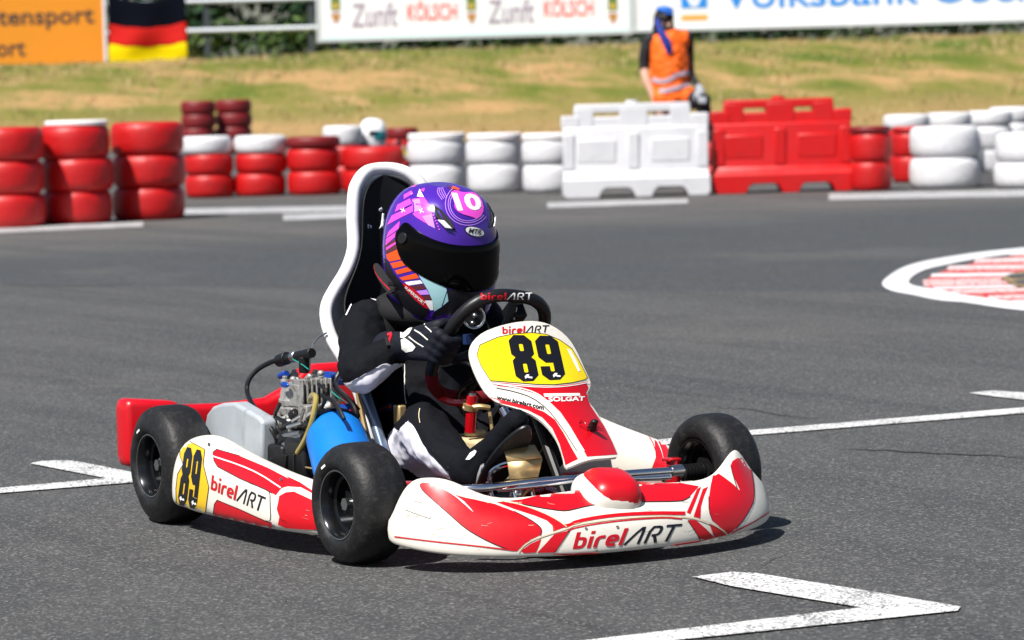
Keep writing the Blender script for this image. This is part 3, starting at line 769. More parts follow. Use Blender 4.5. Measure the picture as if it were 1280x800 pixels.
def stack(px, ybot, wpx, spec, name, d=None, group='painted tyres stacked along the track', lid=None):
    """spec: list of (colour, height in photo pixels) from the ground up"""
    if d is None: d = 4330*1.003/(ybot-hor(px))
    s = d/4330; w = wpx*s; a = acol(px, d+w/2); z = 0.0
    for i, (c, hp) in enumerate(spec):
        h = hp*s; w_ = w*random.uniform(.985, 1.01)
        cn = {'tyre_red': 'red', 'tyre_white': 'white', 'tyre_dark_red': 'dark red'}[c]
        tyre(c, w_, h, BG(a+random.uniform(-.012, .012), d+w/2, z), f'{POSN[len(spec)][i]} {cn} tyre of {name}', group, random.uniform(0, 6)); z += h
    if lid: lid_obj(w*lid[1], lid[0]*s, BG(a+lid[2]*s, d+w/2, z), f'white lid on top of {name}')
r3 = lambda h=40: [('tyre_red', h)]*3
stack(4, 286, 96, r3(42), 'the tall red stack cut by the picture edge')
stack(93, 281, 91, r3(41), 'the tall red stack with a white lid', lid=(7, .88, 2))
stack(182.5, 276, 93, r3(41), 'the third tall red stack from the left')
stack(258, 248, 62, [('tyre_red', 29), ('tyre_red', 26), ('tyre_white', 22)], 'the first white topped stack behind the tall red stacks')
stack(323, 246, 66, [('tyre_red', 29), ('tyre_red', 25), ('tyre_white', 22)], 'the second white topped stack behind the tall red stacks')
stack(390, 244.5, 68, [('tyre_red', 30), ('tyre_red', 29), ('tyre_dark_red', 15)], 'the all red stack left of the white helmet')
stack(466, 243, 79, [('tyre_red', 30), ('tyre_red', 29)], 'the low red stack before the white helmet')
stack(428, 0, 50, [('tyre_red', 30), ('tyre_red', 25), ('tyre_white', 25)], 'the stack left behind the white helmet', d=34.6)
stack(500, 0, 40, [('tyre_red', 30), ('tyre_red', 25), ('tyre_dark_red', 14)], 'the dark topped stack right behind the white helmet', d=36.4)
for k, (x, w) in enumerate(((544, 73), (616, 70), (684, 69))):
    stack(x, 241.5, w, [('tyre_white', 36), ('tyre_white', 30)], ['the white stack just right of the kart seat', 'the middle one of three white stacks', 'the white stack touching the white barrier'][k], lid=(8.5, .99, 0))
stack(247, 0, 43, [('tyre_dark_red', 17)]*4, 'the left one of two far dark red stacks', d=56)
stack(291, 0, 46, [('tyre_dark_red', 17)]*4, 'the right one of two far dark red stacks', d=56.4)
stack(1086, 239, 52, [('tyre_red', 36), ('tyre_red', 36), ('tyre_dark_red', 9)], 'the red stack right beside the red barrier')
stack(1135, 0, 44, [('tyre_red', 32), ('tyre_red', 30), ('tyre_red', 8)], 'the half hidden red stack left of the white pair', d=32)
stack(1178, 236.5, 89, [('tyre_white', 39), ('tyre_white', 39)], 'the wide white stack right of the red barrier')
stack(1284, 236, 89, [('tyre_white', 33), ('tyre_white', 37)], 'the white stack cut by the right picture edge')
for k, x in enumerate((1131, 1184, 1236, 1262)):
    stack(x, 0, 58, [('tyre_white' if k else 'tyre_red', 29), ('tyre_white' if k else 'tyre_red', 29), ('tyre_white', 19)], ['the first stack in the far right back row', 'the second stack in the far right back row', 'the third stack in the far right back row', 'the last stack in the far right back row'][k], d=34+k*.3+(.6 if k == 3 else 0))
# wire mesh panel standing between the two white stacks
mat('wire', (.5, .5, .52), .4, metal=.7)
dm = 30.6; am = acol(1232, dm); t = empty('mesh_panel', 'small wire mesh panel standing between the two white tyre stacks', 'mesh panel', BG(am, dm, 0), BGROT)
b = MB().m('wire')
for k in range(7): b.cyl((-.09+k*.03, 0, 0), (-.09+k*.03, 0, .46), .003, n=5)
for k in range(16): b.cyl((-.1, 0, .01+k*.03), (.1, 0, .01+k*.03), .003, n=5)
b.build('grid', t)
for x in (-.1, .1): MB().m('wire').cyl((x, 0, 0), (x, 0, .48), .008, n=8).build('upright', t)

# ------------------------------------------------------------------ plastic barriers
mat('barrier_white', (.60, .60, .625), .4, noise=(6, .4, (.47, .47, .50)), bump=(9, .2, .01), specks=(6, .6, .76, (.22, .21, .20), .5, (1, 1, 2))); mat('barrier_red', (.52, .003, .004), .38, noise=(6, .4, (.42, .01, .012)), bump=(9, .2, .01), specks=(6, .6, .76, (.08, .02, .02), .5, (1, 1, 2))); mat('cap_red', (.5, .02, .02), .4)
def barrier(mt, label, pxl, pxr, yb):
    d = 4330*1.003/(yb-hor((pxl+pxr)/2)); L = (pxr-pxl)/4330*d; t = empty('plastic_barrier', label, 'barrier', BG(acol((pxl+pxr)/2, d+.21), d+.21, 0), BGROT, 'water filled plastic barriers')
    b = MB().m(mt); h = L/2; s = d/4330
    def zz(p): return p*s
    # skirt with two arches (front outline pushed through)
    def arch(c, w, hh): return [(c-w/2-.03, 0), (c-w/2, hh*.75), (c-w/2+.03, hh), (c+w/2-.03, hh), (c+w/2, hh*.75), (c+w/2+.03, 0)]
    out = [(-h+.03, 0)]+arch(-.17, .26, zz(12))+arch(.29, .26, zz(12))+[(h-.03, 0), (h, .03), (h, zz(24)), (-h, zz(24)), (-h, .03)]
    b.prism([(x, -.21, z) for x, z in out], (0, .42, 0))
    # body: sloping sides
    b.loft([[Vector((-h+.01, -y, z)), Vector((h-.01, -y, z)), Vector((h-.01, y, z)), Vector((-h+.01, y, z))] for z, y in ((zz(23), .205), (zz(33), .15), (zz(86), .13), (zz(88), .12))], cu=True, cap=True)
    b.build('body', t, ang=40, bevel=.018, seg=3)
    # raised ribs and panels on the faces
    for sgn in (-1, 1):
        r = MB().m(mt)
        for x in (-h+.06, -.02, h-.06): r.box((x, sgn*.142, zz(58)), (.10, .030, zz(46)))
        for x in (-.34, .30): r.box((x, sgn*.140, zz(58)), (.34, .022, zz(30)))
        r.build('panel_relief', t, bevel=.012, seg=2)
    # stepped top with two hand slots
    q = MB().m(mt)
    q.box((-h+.08, 0, zz(95)), (.16, .22, zz(16))); q.box((h-.08, 0, zz(95)), (.16, .22, zz(16)))
    x0, x1 = -h+.12, h-.16
    q.box(((x0+x1)/2, 0, zz(111.5)), (x1-x0, .20, zz(11)))
    for x, w in ((x0+.08, .17), ((x0+x1)/2+.01, .25), (x1-.085, .18)): q.box((x, 0, zz(100)), (w, .205, zz(26)))
    q.box(((x0+x1)/2, 0, zz(93.5)), (x1-x0, .19, zz(15)))
    q.build('handle_top', t, bevel=.014, seg=3)
    c = MB().m(mt); c.cyl(((x0+x1)/2, 0, zz(116)), ((x0+x1)/2, 0, zz(121)), .055, n=20); c.build('filler_cap', t, bevel=.004)
    return t
barrier('barrier_white', 'white water filled plastic barrier with two foot arches', 699, 884, 246.5)
barrier('barrier_red', 'red water filled plastic barrier beside the white one', 886, 1062, 241)
# ================================================================== KART
kart = empty('racing_kart', 'red and white racing kart number 89 with blue intake canister, nearest the camera', 'kart', (0, 0, 0), 0, 'racing karts on the track')

# ---- wheels
def make_wheel(parent, loc, steer, r, w, side, rim_r):
    """side -1 = right of the kart (outer face towards -y)"""
    h = holder('wheel', parent, loc, (0, 0, steer)); q = w/2
    P_h = [(.80, rim_r), (.93, rim_r+.005), (.985, rim_r+.012), (.995, rim_r+.020), (.95, rim_r+.031), (.86, rim_r+.041), (.74, r-.0085), (.60, r-.0035), (.42, r-.0008), (.2, r)]
    prof = [(-q*a, c) for a, c in P_h]+[(q*a, c) for a, c in P_h[::-1]]
    b = MB().m('tyre_rubber'); b.lathe((0, 0, 0), (0, 1, 0), prof, 64)
    # worn scuff bands and white sidewall dashes
    b.m('ink_white')
    for k in (0,):
        for an in (1.95,):
            vs = []
            for i in range(5):
                t_ = an+i*.055
                for rr, hh in ((rim_r+.0135, .990), (rim_r+.0185, .996)): vs.append(Vector((math.cos(t_)*rr, side*(q*hh+.0012), math.sin(t_)*rr)))
            b.add(vs, [(2*i, 2*i+1, 2*i+3, 2*i+2) for i in range(4)])
    b.build('tyre', h, ang=60, fix=False)
    rp = [(-q*.80, rim_r+.001), (-q*.88, rim_r+.003), (-q*.90, rim_r-.002), (-q*.84, rim_r-.006), (-q*.45, rim_r-.010), (-q*.40, rim_r-.017), (q*.40, rim_r-.017), (q*.45, rim_r-.010), (q*.84, rim_r-.006), (q*.90, rim_r-.002), (q*.88, rim_r+.003), (q*.80, rim_r+.001)]
    b = MB().m('rim_metal'); b.lathe((0, 0, 0), (0, 1, 0), rp, 48)
    b.lathe((0, side*q*.05, 0), (0, side, 0), [(0, .012), (.0, rim_r-.016), (.006, rim_r-.017), (.006, .03), (.02, .026), (.02, .012)], 40)
    b.m('rim_edge'); b.lathe((0, side*q*.87, 0), (0, side, 0), [(0, rim_r-.0035), (.002, rim_r-.001), (.002, rim_r+.001)], 48)
    rim = b.build('rim', h, ang=40)
    hb = MB().m('steel'); hb.cyl((0, side*q*.05, 0), (0, side*(q*.55), 0), .011, n=16); hb.cyl((0, side*q*.5, 0), (0, side*q*.62, 0), .014, n=6)
    hb.build('hub_nut', rim, ang=30)
    for k in range(3):
        bb = MB().m('steel'); a = k*2.094+.5; c = Vector((math.cos(a)*.036, 0, math.sin(a)*.036)); bb.cyl(c+Vector((0, side*q*.1, 0)), c+Vector((0, side*q*.22, 0)), .006, n=6)
        bb.build('bolt', rim)
    return h
RF, RR_ = .129, .139
make_wheel(kart, (0, -.5096+.0625, RF), R(3), RF, .125, -1, .073)
make_wheel(kart, (0, .5096-.068, RF), R(3), RF-.001, .114, 1, .073)
make_wheel(kart, (-.93, -.5345+.066, RR_-.002), 0, RR_, .132, -1, .073)
make_wheel(kart, (-.93, .5345-.066, RR_-.002), 0, RR_, .132, 1, .073)

# ---- frame
b = MB().m('frame_red'); t_ = .013
for s in (-1, 1):
    b.tube([(-1.08, s*.26, .075), (-.7, s*.27, .06), (-.2, s*.25, .052), (.05, s*.19, .052), (.22, s*.13, .055)], t_, 10, 4)
    b.tube([(.0, s*.19, .055), (.02, s*.30, .065), (.0, s*.345, .09)], t_, 10, 4)
    b.tube([(-.12, s*.24, .055), (-.13, s*.40, .07), (-.55, s*.43, .07), (-.60, s*.26, .06)], .010, 10, 4)
b.tube([(.22, -.13, .055), (.27, 0, .055), (.22, .13, .055)], t_, 10, 4)
b.tube([(-.45, -.265, .058), (-.45, .265, .058)], t_, 10, 2); b.tube([(-.75, -.27, .06), (-.75, .27, .06)], t_, 10, 2)
b.tube([(-1.08, -.26, .075), (-1.1, 0, .075), (-1.08, .26, .075)], t_, 10, 4)
b.build('chassis_frame', kart)
b = MB().m('steel'); b.cyl((-.93, -.50, RR_), (-.93, .50, RR_), .0145, n=16); b.build('rear_axle', kart)
b = MB().m('engine_black'); b.prism([(-.42, -.235, .036), (-.42, .235, .036), (.05, .175, .036), (.22, .12, .036), (.22, -.12, .036), (.05, -.175, .036)], (0, 0, .004))
b.loft([[(.22, -.12, .038), (.22, .12, .038)], [(.25, -.11, .06), (.25, .11, .06)], [(.262, -.10, .10), (.262, .10, .10)]])
b.build('floor_tray', kart, solid=.003)
# stub axles, tie rods, kingpins
for s in (-1, 1):
    h = MB().m('frame_red'); h.tube([(.0, s*.335, .105), (.0, s*.335, .165)], .016, 12, 1)
    h.prism([(-.018, s*.315, .158), (.018, s*.315, .158), (.014, s*.350, .158), (-.014, s*.350, .158)], (0, 0, .006)); h.prism([(-.02, s*.30, .092), (.02, s*.30, .092), (.016, s*.350, .092), (-.016, s*.350, .092)], (0, 0, .006))
    h.build('kingpin_bracket', kart, bevel=.002)
    h = MB().m('steel'); h.cyl((0, s*.345, RF), (0, s*.47, RF), .0125, n=14); h.m('engine_black')
    for k in range(6): h.cyl((0, s*(.358+k*.009), RF), (0, s*(.364+k*.009), RF), .019, n=18)
    h.cyl((0, s*.412, RF), (0, s*.44, RF), .034, .034, n=6); h.cyl((0, s*.438, RF), (0, s*.452, RF), .05, .046, n=24)
    h.build('stub_axle', kart, ang=30)
    h = MB().m('chrome'); h.cyl((-.055, s*.04, .13), (-.035, s*.33, .118), .007, n=12); h.m('steel'); h.ell((-.035, s*.335, .118), (.012, .012, .012)); h.build('tie_rod', kart)
# chrome front bumper bars
b = MB().m('chrome')
b.tube([Y(553, 611, -.33), Y(600, 610, -.27), Y(660, 603, -.15), Y(720, 598, -.03), Y(790, 592, .11), Y(848, 588, .235)], .0085, 12, 5)
b.m('steel').cyl(Y(838, 589, .215), Y(852, 587.5, .245), .0125, n=14)
b.build('upper_bumper_bar', kart)
b = MB().m('chrome'); b.tube([Y(622, 612, -.22), Y(680, 606, -.12), Y(745, 598, .02), Y(800, 598, .13), Y(838, 596, .21)], .006, 12, 4); b.build('lower_bumper_bar', kart)
b = MB().m('chrome')
for (p, y) in (((612, 612), -.22), ((640, 608), -.17), ((662, 606), -.12)): MB().m('chrome').tube([Y(p[0], p[1], y), Y(p[0]+6, p[1]+20, y+.005)], .005, 10, 1).build('bumper_clamp', kart)
MB().m('steel').ell(Y(645, 618, -.16), (.014, .014, .014)).build('tie_rod_end', kart)
b = MB(); b.m('gold_metal').tube([Y(652, 622, -.15), Y(664, 610, -.13), Y(668, 618, -.12)], .0025, 6, 4)
b.build('brake_line', kart)

# ---- rear bumper (red plastic): end blocks, thin links, tall middle
def rb_sec(y, x, zb, zt, d):
    r = min(.018, (zt-zb)/3, d/2.3); P = []
    for (sx, sz) in ((1, 1), (-1, 1), (-1, -1), (1, -1)):
        cx = x+sx*(d/2-r); cz = (zt+zb)/2+sz*((zt-zb)/2-r)
        for k in range(5):
            a = {(1, 1): 0, (-1, 1): 90, (-1, -1): 180, (1, -1): 270}[(sx, sz)]+k*22.5
            P.append(Vector((cx+math.cos(R(a))*r, y, cz+math.sin(R(a))*r)))
    return P
prof = [(-.484, .132, .248, .03), (-.482, .118, .262, .052), (-.476, .111, .270, .068), (-.466, .108, .273, .075), (-.36, .108, .262, .078), (-.345, .115, .258, .07), (-.335, .19, .250, .04), (-.22, .185, .245, .04), (-.10, .185, .25, .045), (-.04, .18, .275, .055), (.0, .18, .315, .06), (.04, .18, .325, .06), (.26, .18, .325, .06), (.30, .18, .27, .055), (.335, .19, .25, .04), (.345, .115, .258, .07), (.36, .108, .262, .078), (.482, .108, .273, .075), (.492, .112, .268, .06), (.497, .125, .255, .03)]
b = MB().m('kart_red'); b.loft([rb_sec(y, -1.2, zb, zt, d) for y, zb, zt, d in prof], cu=True, cap=True)
b.build('rear_bumper', kart, ang=50)
for s in (-1, 1): MB().m('steel').tube([(-1.08, s*.24, .08), (-1.19, s*.24, .20)], .01, 10, 1).build('rear_bumper_bracket', kart)

# ---- side pods
xt = [(-.812, .190), (-.806, .194), (-.785, .206), (-.76, .216), (-.70, .226), (-.645, .221), (-.60, .212), (-.50, .196), (-.40, .184), (-.30, .172), (-.20, .158), (-.10, .140), (-.04, .125)]
def pod(s):
    rows = []
    for i, (x, z) in enumerate(xt):
        ins = 0.0 if -.74 < x < -.27 else (.012 if x < -.81 else .003 if x < -.80 else (.022 if x < -.15 and x > -.25 else (.055 if x > -.15 and x < -.07 else (.10 if x >= -.07 else 0))))
        if x < -.74: zb = .05
        else: zb = .045
        sec = [(.43, zb+.005), (.50-ins*.6, zb), (.524-ins, zb+.006), (.532-ins, zb+.022), (.530-ins, zb+(z-zb)*.45), (.522-ins, zb+(z-zb)*.72), (.508-ins, z-.014), (.492-ins, z-.002), (.470-ins, z), (.445-ins*.8, z-.006), (.425-ins*.6, z-.03), (.42-ins*.3, zb+.05)]
        rows.append([Vector((x, s*y, zz)) for y, zz in sec])
    b = MB().m('kart_white'); b.loft(rows, cu=True, cap=True); return b.bake(sub=2, ang=60)
S = Surf(pod(-1))
q4 = lambda P: [(160+x/4, 500+y/4) for x, y in P]
S.poly(q4([(276, 190), (330, 215), (386, 247), (378, 320), (392, 385), (406, 435), (396, 510), (386, 580), (300, 566), (243, 552), (240, 500), (242, 440), (250, 370), (278, 322), (262, 285), (262, 240)]), 'pod_yellow', rnd=0)
S.line(q4([(276, 190), (386, 247), (378, 320), (406, 435), (386, 580), (243, 552), (242, 440), (250, 370), (278, 322), (262, 280), (262, 240)]), .7, 'ink_black', closed=True, rnd=0)
top_red = [(426, 262), (445, 247), (560, 281), (700, 340), (800, 392), (880, 436), (850, 436), (800, 432), (768, 441), (740, 476), (722, 466), (690, 448), (560, 392), (450, 333), (432, 305)]
S.poly(q4(top_red), 'kart_red'); S.line(q4(top_red[10:]+top_red[:3]), .8, 'ink_black', off=.0013, rnd=0)
S.line(q4([(426, 281), (560, 326), (660, 370), (766, 440)]), 1.5, 'ink_white', off=.0017)
S.poly(q4([(790, 380), (860, 412), (925, 455), (960, 475), (960, 490), (900, 455), (830, 418)]), 'kart_red')
low_red = [(428, 580), (436, 520), (450, 500), (560, 545), (660, 590), (700, 607), (722, 612), (720, 640), (660, 640), (590, 635), (500, 605)]
S.poly(q4(low_red), 'kart_red', off=.0018, step=3); S.line(q4(low_red[:7]), .8, 'ink_black', off=.0024, rnd=0)
S.line(q4([(690, 448), (712, 462), (712, 520), (716, 590), (708, 606), (690, 602)]), .8, 'ink_black', off=.0013)
S.poly(q4([(757, 480), (790, 462), (830, 458), (900, 490), (1010, 545), (1010, 648), (900, 648), (790, 640), (750, 622), (758, 585), (745, 545), (752, 510)]), 'kart_red')
S.glyphs(d89(), q4([(287, 233), (378, 255), (345, 545), (248, 520)]), 'ink_black')
for x, y in ((262, 487), (322, 508)): S.poly(q4([(x, y), (x+8, y-8), (x+12, y+6), (x+22, y+4), (x+24, y+16), (x+14, y+14), (x+8, y+10), (x+4, y+18)]), 'ink_white', off=.0024, step=3)
logo(S, q4([(421, 374), (692, 487), (668, 560), (414, 446)]), off=.0008)
S.line(q4([(245, 562), (400, 603), (600, 652), (730, 660)]), .8, 'seam_tan', off=.001)
for k in range(16):
    x = random.uniform(232, 395); y = 560+(x-232)*.33+random.uniform(10, 75); L_ = random.uniform(2, 9)
    S.line([(x, y), (x+L_*.5, y+L_*.2+.4), (x+L_, y+L_*.36)], random.uniform(.25, .5), random.choice(['cast_alu', 'engine_black', 'seam_tan']), off=.0026)
for x, y in ((236, 642), (343, 657), (262, 556), (352, 600)): S.poly([(x+1.7*math.cos(t), y+2.1*math.sin(t)) for t in [i*.785 for i in range(8)]], 'steel', off=.0028, step=2)
S.b.build('side_pod', kart, ang=60, fix=False)
S = Surf(pod(1))
S.line([(742, 511), (768, 516), (796, 528), (814, 548), (822, 570), (820, 590)], 1.3, 'kart_red', off=.001)
S.poly([(790, 518), (812, 531), (830, 552), (843, 576), (838, 583), (818, 592), (812, 594), (820, 572), (818, 550), (806, 533)], 'kart_red', step=4)
S.line([(797, 522), (815, 540), (826, 560), (831, 577)], 3.2, 'ink_white', off=.0014, taper=True)
S.b.build('side_pod', kart, ang=60, fix=False)

# ---- front fairing
plan = [(.125, -.458, 0, 1), (.165, -.455, -.12, .99), (.215, -.438, -.4, .92), (.270, -.402, -.62, .78), (.322, -.335, -.82, .57), (.358, -.25, -.93, .36), (.382, -.15, -.98, .18), (.395, -.06, -1, .05)]
secs = [
 [(0.0, .058), (.001, .085), (.002, .108), (.012, .116), (.024, .122), (.034, .122), (.046, .10), (.05, .06)],
 [(0.0, .052), (.003, .090), (.006, .112), (.022, .124), (.030, .186), (.048, .198), (.062, .12), (.064, .06)],
 [(0.0, .045), (.006, .092), (.016, .124), (.030, .162), (.046, .197), (.066, .199), (.08, .13), (.082, .06)],
 [(0.0, .038), (.009, .085), (.026, .135), (.044, .175), (.060, .196), (.078, .192), (.092, .12), (.094, .06)],
 [(0.0, .032), (.009, .075), (.026, .112), (.048, .140), (.068, .151), (.088, .152), (.10, .11), (.102, .06)],
 [(0.0, .028), (.006, .070), (.016, .098), (.046, .122), (.074, .140), (.098, .150), (.110, .11), (.112, .06)],
 [(0.0, .025), (.004, .062), (.012, .094), (.045, .121), (.082, .142), (.110, .157), (.122, .12), (.124, .06)],
 [(0.0, .025), (.004, .062), (.012, .094), (.045, .122), (.085, .144), (.118, .160), (.130, .12), (.132, .06)]]
rows = []
full = [(p, q) for p, q in zip(plan, secs)]
full += [((x, -y, nx, -ny), q) for (x, y, nx, ny), q in zip(plan[::-1], secs[::-1])]
for (x, y, nx, ny), q in full:
    n = Vector((nx, ny, 0)).normalized()
    rw = [Vector((x, y, 0))+n*d+Vector((0, 0, z)) for d, z in q]+[Vector((x, y, 0))+n*.02+Vector((0, 0, q[0][1]+.004))]
    if y > .3:
        for p in rw: p.y *= 1.035 if p.z < .125 else .965
    rows.append(rw)
b = MB().m('kart_white'); b.loft(rows, cu=True, cap=True)
# hump in the middle
F_ = b.bake(sub=2, ang=60)
Mh = Matrix.Rotation(R(0), 3, 'Z') @ Matrix.Rotation(R(14), 3, 'Y')
def sell(b, c, rad, M, e=.62, nu=36, nv=20):
    pw = lambda v: math.copysign(abs(v)**e, v)
    rows = [[Vector(c)+M @ Vector((rad[0]*pw(math.sin(math.pi*j/nv))*pw(math.cos(2*math.pi*i/nu)), rad[1]*pw(math.sin(math.pi*j/nv))*pw(math.sin(2*math.pi*i/nu)), rad[2]*math.copysign(abs(math.cos(math.pi*j/nv))**.8, math.cos(math.pi*j/nv)))) for i in range(nu)] for j in range(nv+1)]
    b.loft(rows, cu=True)
Mh = Matrix.Rotation(R(-12), 3, 'Z') @ Matrix.Rotation(R(13), 3, 'Y') @ Matrix.Rotation(R(-4), 3, 'X')
HUMP = MB().m('kart_white'); sell(HUMP, (.286, -.012, .130), (.075, .068, .046), Mh)
HUMP.m('kart_red'); sell(HUMP, (.292, -.006, .136), (.070, .060, .051), Mh)
S = Surf(F_)
A = lambda P: [(480+x/4.923, 560+y/4.923) for x, y in P]
Bq = lambda P: [(720+x/4.923, 550+y/4.923) for x, y in P]
R1 = [(218, 224), (240, 212), (275, 214), (320, 232), (370, 258), (430, 286), (500, 306), (560, 318), (640, 337), (680, 345), (800, 390), (900, 440), (955, 480), (972, 505), (965, 535), (905, 562), (855, 598), (815, 638), (790, 630), (700, 600), (600, 553), (500, 493), (400, 404), (300, 316), (240, 262)]
S.poly(A(R1), 'kart_red', step=5); S.line(A([(222, 232), (240, 264), (300, 318), (400, 406), (500, 495), (600, 555), (700, 601), (760, 622)]), .9, 'ink_black')
S.line(A([(800, 391), (900, 441), (955, 481), (972, 505), (962, 540)]), .9, 'ink_black')
S.poly(A([(372, 256), (430, 286), (490, 328), (530, 370), (552, 398), (500, 352), (440, 300)]), 'ink_white', off=.0014, step=3)
S.poly(A([(690, 333), (760, 332), (850, 352), (950, 388), (1060, 440), (1122, 484), (1040, 514), (1036, 478), (1000, 446), (930, 418), (800, 376)]), 'kart_red', step=4)
S.line(A([(720, 328), (850, 352), (980, 400), (1070, 446), (1124, 486)]), 1.2, 'seam_tan', off=.0018)
top_l = A([(770, 326), (850, 317), (1000, 281), (1090, 262), (1212, 240)])+Bq([(10, 270), (200, 262), (372, 262), (340, 384), (200, 386), (140, 394), (60, 408), (0, 423)])+A([(1120, 388), (1050, 382), (950, 366), (850, 345)])
S.poly(top_l, 'kart_red', step=4, zmax=.3)
S.line(A([(850, 347), (950, 368), (1050, 384), (1120, 390)])+Bq([(0, 425), (60, 410), (140, 396), (200, 386)]), .9, 'ink_black')
top_r = Bq([(300, 258), (372, 258), (600, 257), (755, 286), (730, 315), (700, 348), (660, 372), (600, 377), (480, 378), (330, 380)])
S.poly(top_r, 'kart_red', step=4, zmax=.3); S.line(Bq([(330, 383), (480, 381), (600, 380), (662, 375), (702, 350)]), .9, 'ink_black')
S.line(A([(1090, 480), (1140, 478)])+Bq([(0, 502), (150, 474), (300, 458), (500, 450), (670, 452)]), 4.2, 'kart_red')
S.line(A([(828, 640), (860, 600), (910, 568), (1000, 536), (1120, 500)])+Bq([(0, 522), (200, 492), (400, 474), (560, 468), (650, 478)]), 1.6, 'seam_tan', off=.0017)
S.line(A([(1130, 510)])+Bq([(0, 538), (200, 505), (400, 486), (560, 478), (650, 486)]), 1.5, 'kart_red', off=.0012)
S.line(Bq([(640, 474), (690, 478), (760, 490), (840, 520), (900, 555), (930, 582)]), 1.6, 'seam_tan', off=.0018)
S.poly(A([(842, 634), (900, 590), (968, 560), (952, 606), (934, 642), (860, 646)]), 'kart_red', step=4)
S.poly(A([(942, 644), (988, 596), (1046, 532), (1140, 506), (1100, 568), (1050, 642)]), 'kart_red', step=4); S.line(A([(1144, 508), (1100, 574), (1056, 640)]), .9, 'ink_black')
S.poly(Bq([(688, 492), (738, 494), (800, 548), (850, 600), (806, 612), (765, 622), (745, 578)]), 'kart_red', step=4); S.line(Bq([(686, 496), (745, 582), (764, 622)]), .9, 'ink_black')
S.poly(Bq([(818, 514), (870, 536), (928, 584), (850, 600), (832, 552)]), 'kart_red', step=4)
S.line(A([(1045, 651), (1170, 655)])+Bq([(0, 700), (150, 695), (320, 684), (500, 662), (640, 640), (765, 621)]), 1.3, 'kart_red')
R6 = [(850, 188), (905, 226), (960, 268), (1008, 312), (985, 262), (962, 210), (950, 158), (962, 130), (990, 113), (1048, 108), (1066, 130), (1082, 190), (1090, 250), (1095, 330), (1090, 385), (1065, 435), (1030, 490), (980, 545), (936, 582), (885, 535), (836, 492), (818, 440), (815, 370), (828, 280)]
S.poly(Bq(R6), 'kart_red', step=5); S.line(Bq([(990, 300), (962, 210), (950, 158)]), .9, 'ink_black'); S.line(Bq([(1066, 130), (1090, 250), (1096, 330), (1090, 390), (1030, 492), (980, 548)]), .9, 'ink_black')
S.line(Bq([(815, 350), (816, 440), (836, 494)]), .9, 'ink_black')
S.poly(Bq([(744, 303), (770, 288), (735, 380), (702, 456), (680, 446)]), 'kart_red', step=4)
S.poly(Bq([(780, 302), (812, 288), (788, 345), (768, 410), (764, 482), (722, 472), (746, 400)]), 'kart_red', step=4)
S.line(Bq([(955, 572), (1080, 512), (1150, 470), (1204, 432)]), 1.6, 'kart_red')
S.line(A([(66, 545), (300, 575), (600, 606), (800, 630)]), 1.6, 'kart_red')
S.line(A([(130, 380), (205, 408), (282, 434), (288, 418)]), .5, 'engine_black', rnd=0)
# insert panel with the name, pale grey scuffed plastic
logo(S, Bq([(5, 568), (655, 514), (596, 622), (-22, 671)]), off=.0007)
for p in ((60, 545), (253, 535), (125, 680)):
    c = Bq([p])[0]; S.poly([(c[0]+2*math.cos(k), c[1]+1.6*math.sin(k)) for k in [i*.785 for i in range(8)]], 'cast_alu', off=.002, step=2)
for k in range(26):     # stone chips and scratches low on the nose
    x = random.uniform(500, 950); y = 690-abs(x-720)*.03-random.uniform(8, 60); L_ = random.uniform(3, 12); an = random.uniform(-.5, .3)
    S.line([(x, y), (x+L_*.5, y+L_*.5*math.sin(an)+.5), (x+L_, y+L_*math.sin(an))], random.uniform(.25, .6), random.choice(['cast_alu', 'engine_black', 'seam_tan']), off=.0021)
S.b.build('front_fairing', kart, ang=60, fix=False)
HUMP.build('fairing_hump', kart, ang=180)

# ---- front panel with number plate
cl = [(-.095, .500), (-.082, .484), (-.045, .425), (-.006, .362), (.030, .318), (.085, .270), (.145, .222), (.200, .186), (.23, .165)]
def panel_base():
    rows = []
    for i, (x, z) in enumerate(cl):
        k = i/(len(cl)-1); c = 1.9 if i < 4 else 2.6; rw = []
        for j in range(21):
            y = -.30+.60*j/20
            rw.append(Vector((x-c*y*y*.62, y, z-c*y*y*.55 if i >= 4 else z-c*y*y*.18)))
        rows.append(rw)
    b = MB().m('kart_white'); b.loft(rows); return b.bake(sub=2)
P_ = Surf(panel_base())
q7 = lambda P: [(560+x/4, 380+y/4) for x, y in P]
Q5 = lambda P: [(460+x/4, 480+y/4) for x, y in P]
outl = [(655, 401.5), (668, 401), (684, 404), (699, 412), (712, 424), (721, 439), (729, 457), (735, 470), (739, 479), (737, 486), (733, 493), (736, 503), (744, 512), (755, 530), (766, 551), (775, 571), (760, 572.5), (742, 573.5), (728, 577), (716, 582), (706, 585.5), (703, 568), (697, 551), (688, 537), (676, 525), (662, 516.5), (642, 509.5), (622, 504), (608, 494), (598, 478), (590, 460), (586, 446), (586, 436), (592, 425), (604, 415), (622, 408), (640, 403.5)]
out2 = chaikin(outl, 1)
V_, T_ = tri_poly(out2, 5)
pts = [P_.hit(x, y, 0) for x, y in V_]
b = MB().m('kart_white'); ok = [f for f in T_ if all(pts[i] is not None for i in f)]
b.add([p if p is not None else Vector((0, 0, 0)) for p in pts], ok)
used = sorted({i for f in ok for i in f}); mp_ = {v: k for k, v in enumerate(used)}
b.v = [b.v[i] for i in used]; b.f = [[mp_[i] for i in f] for f in b.f]
bb = MB(); bb.mn = list(b.mn); bb.v = b.v; bb.f = b.f; bb.mi = b.mi
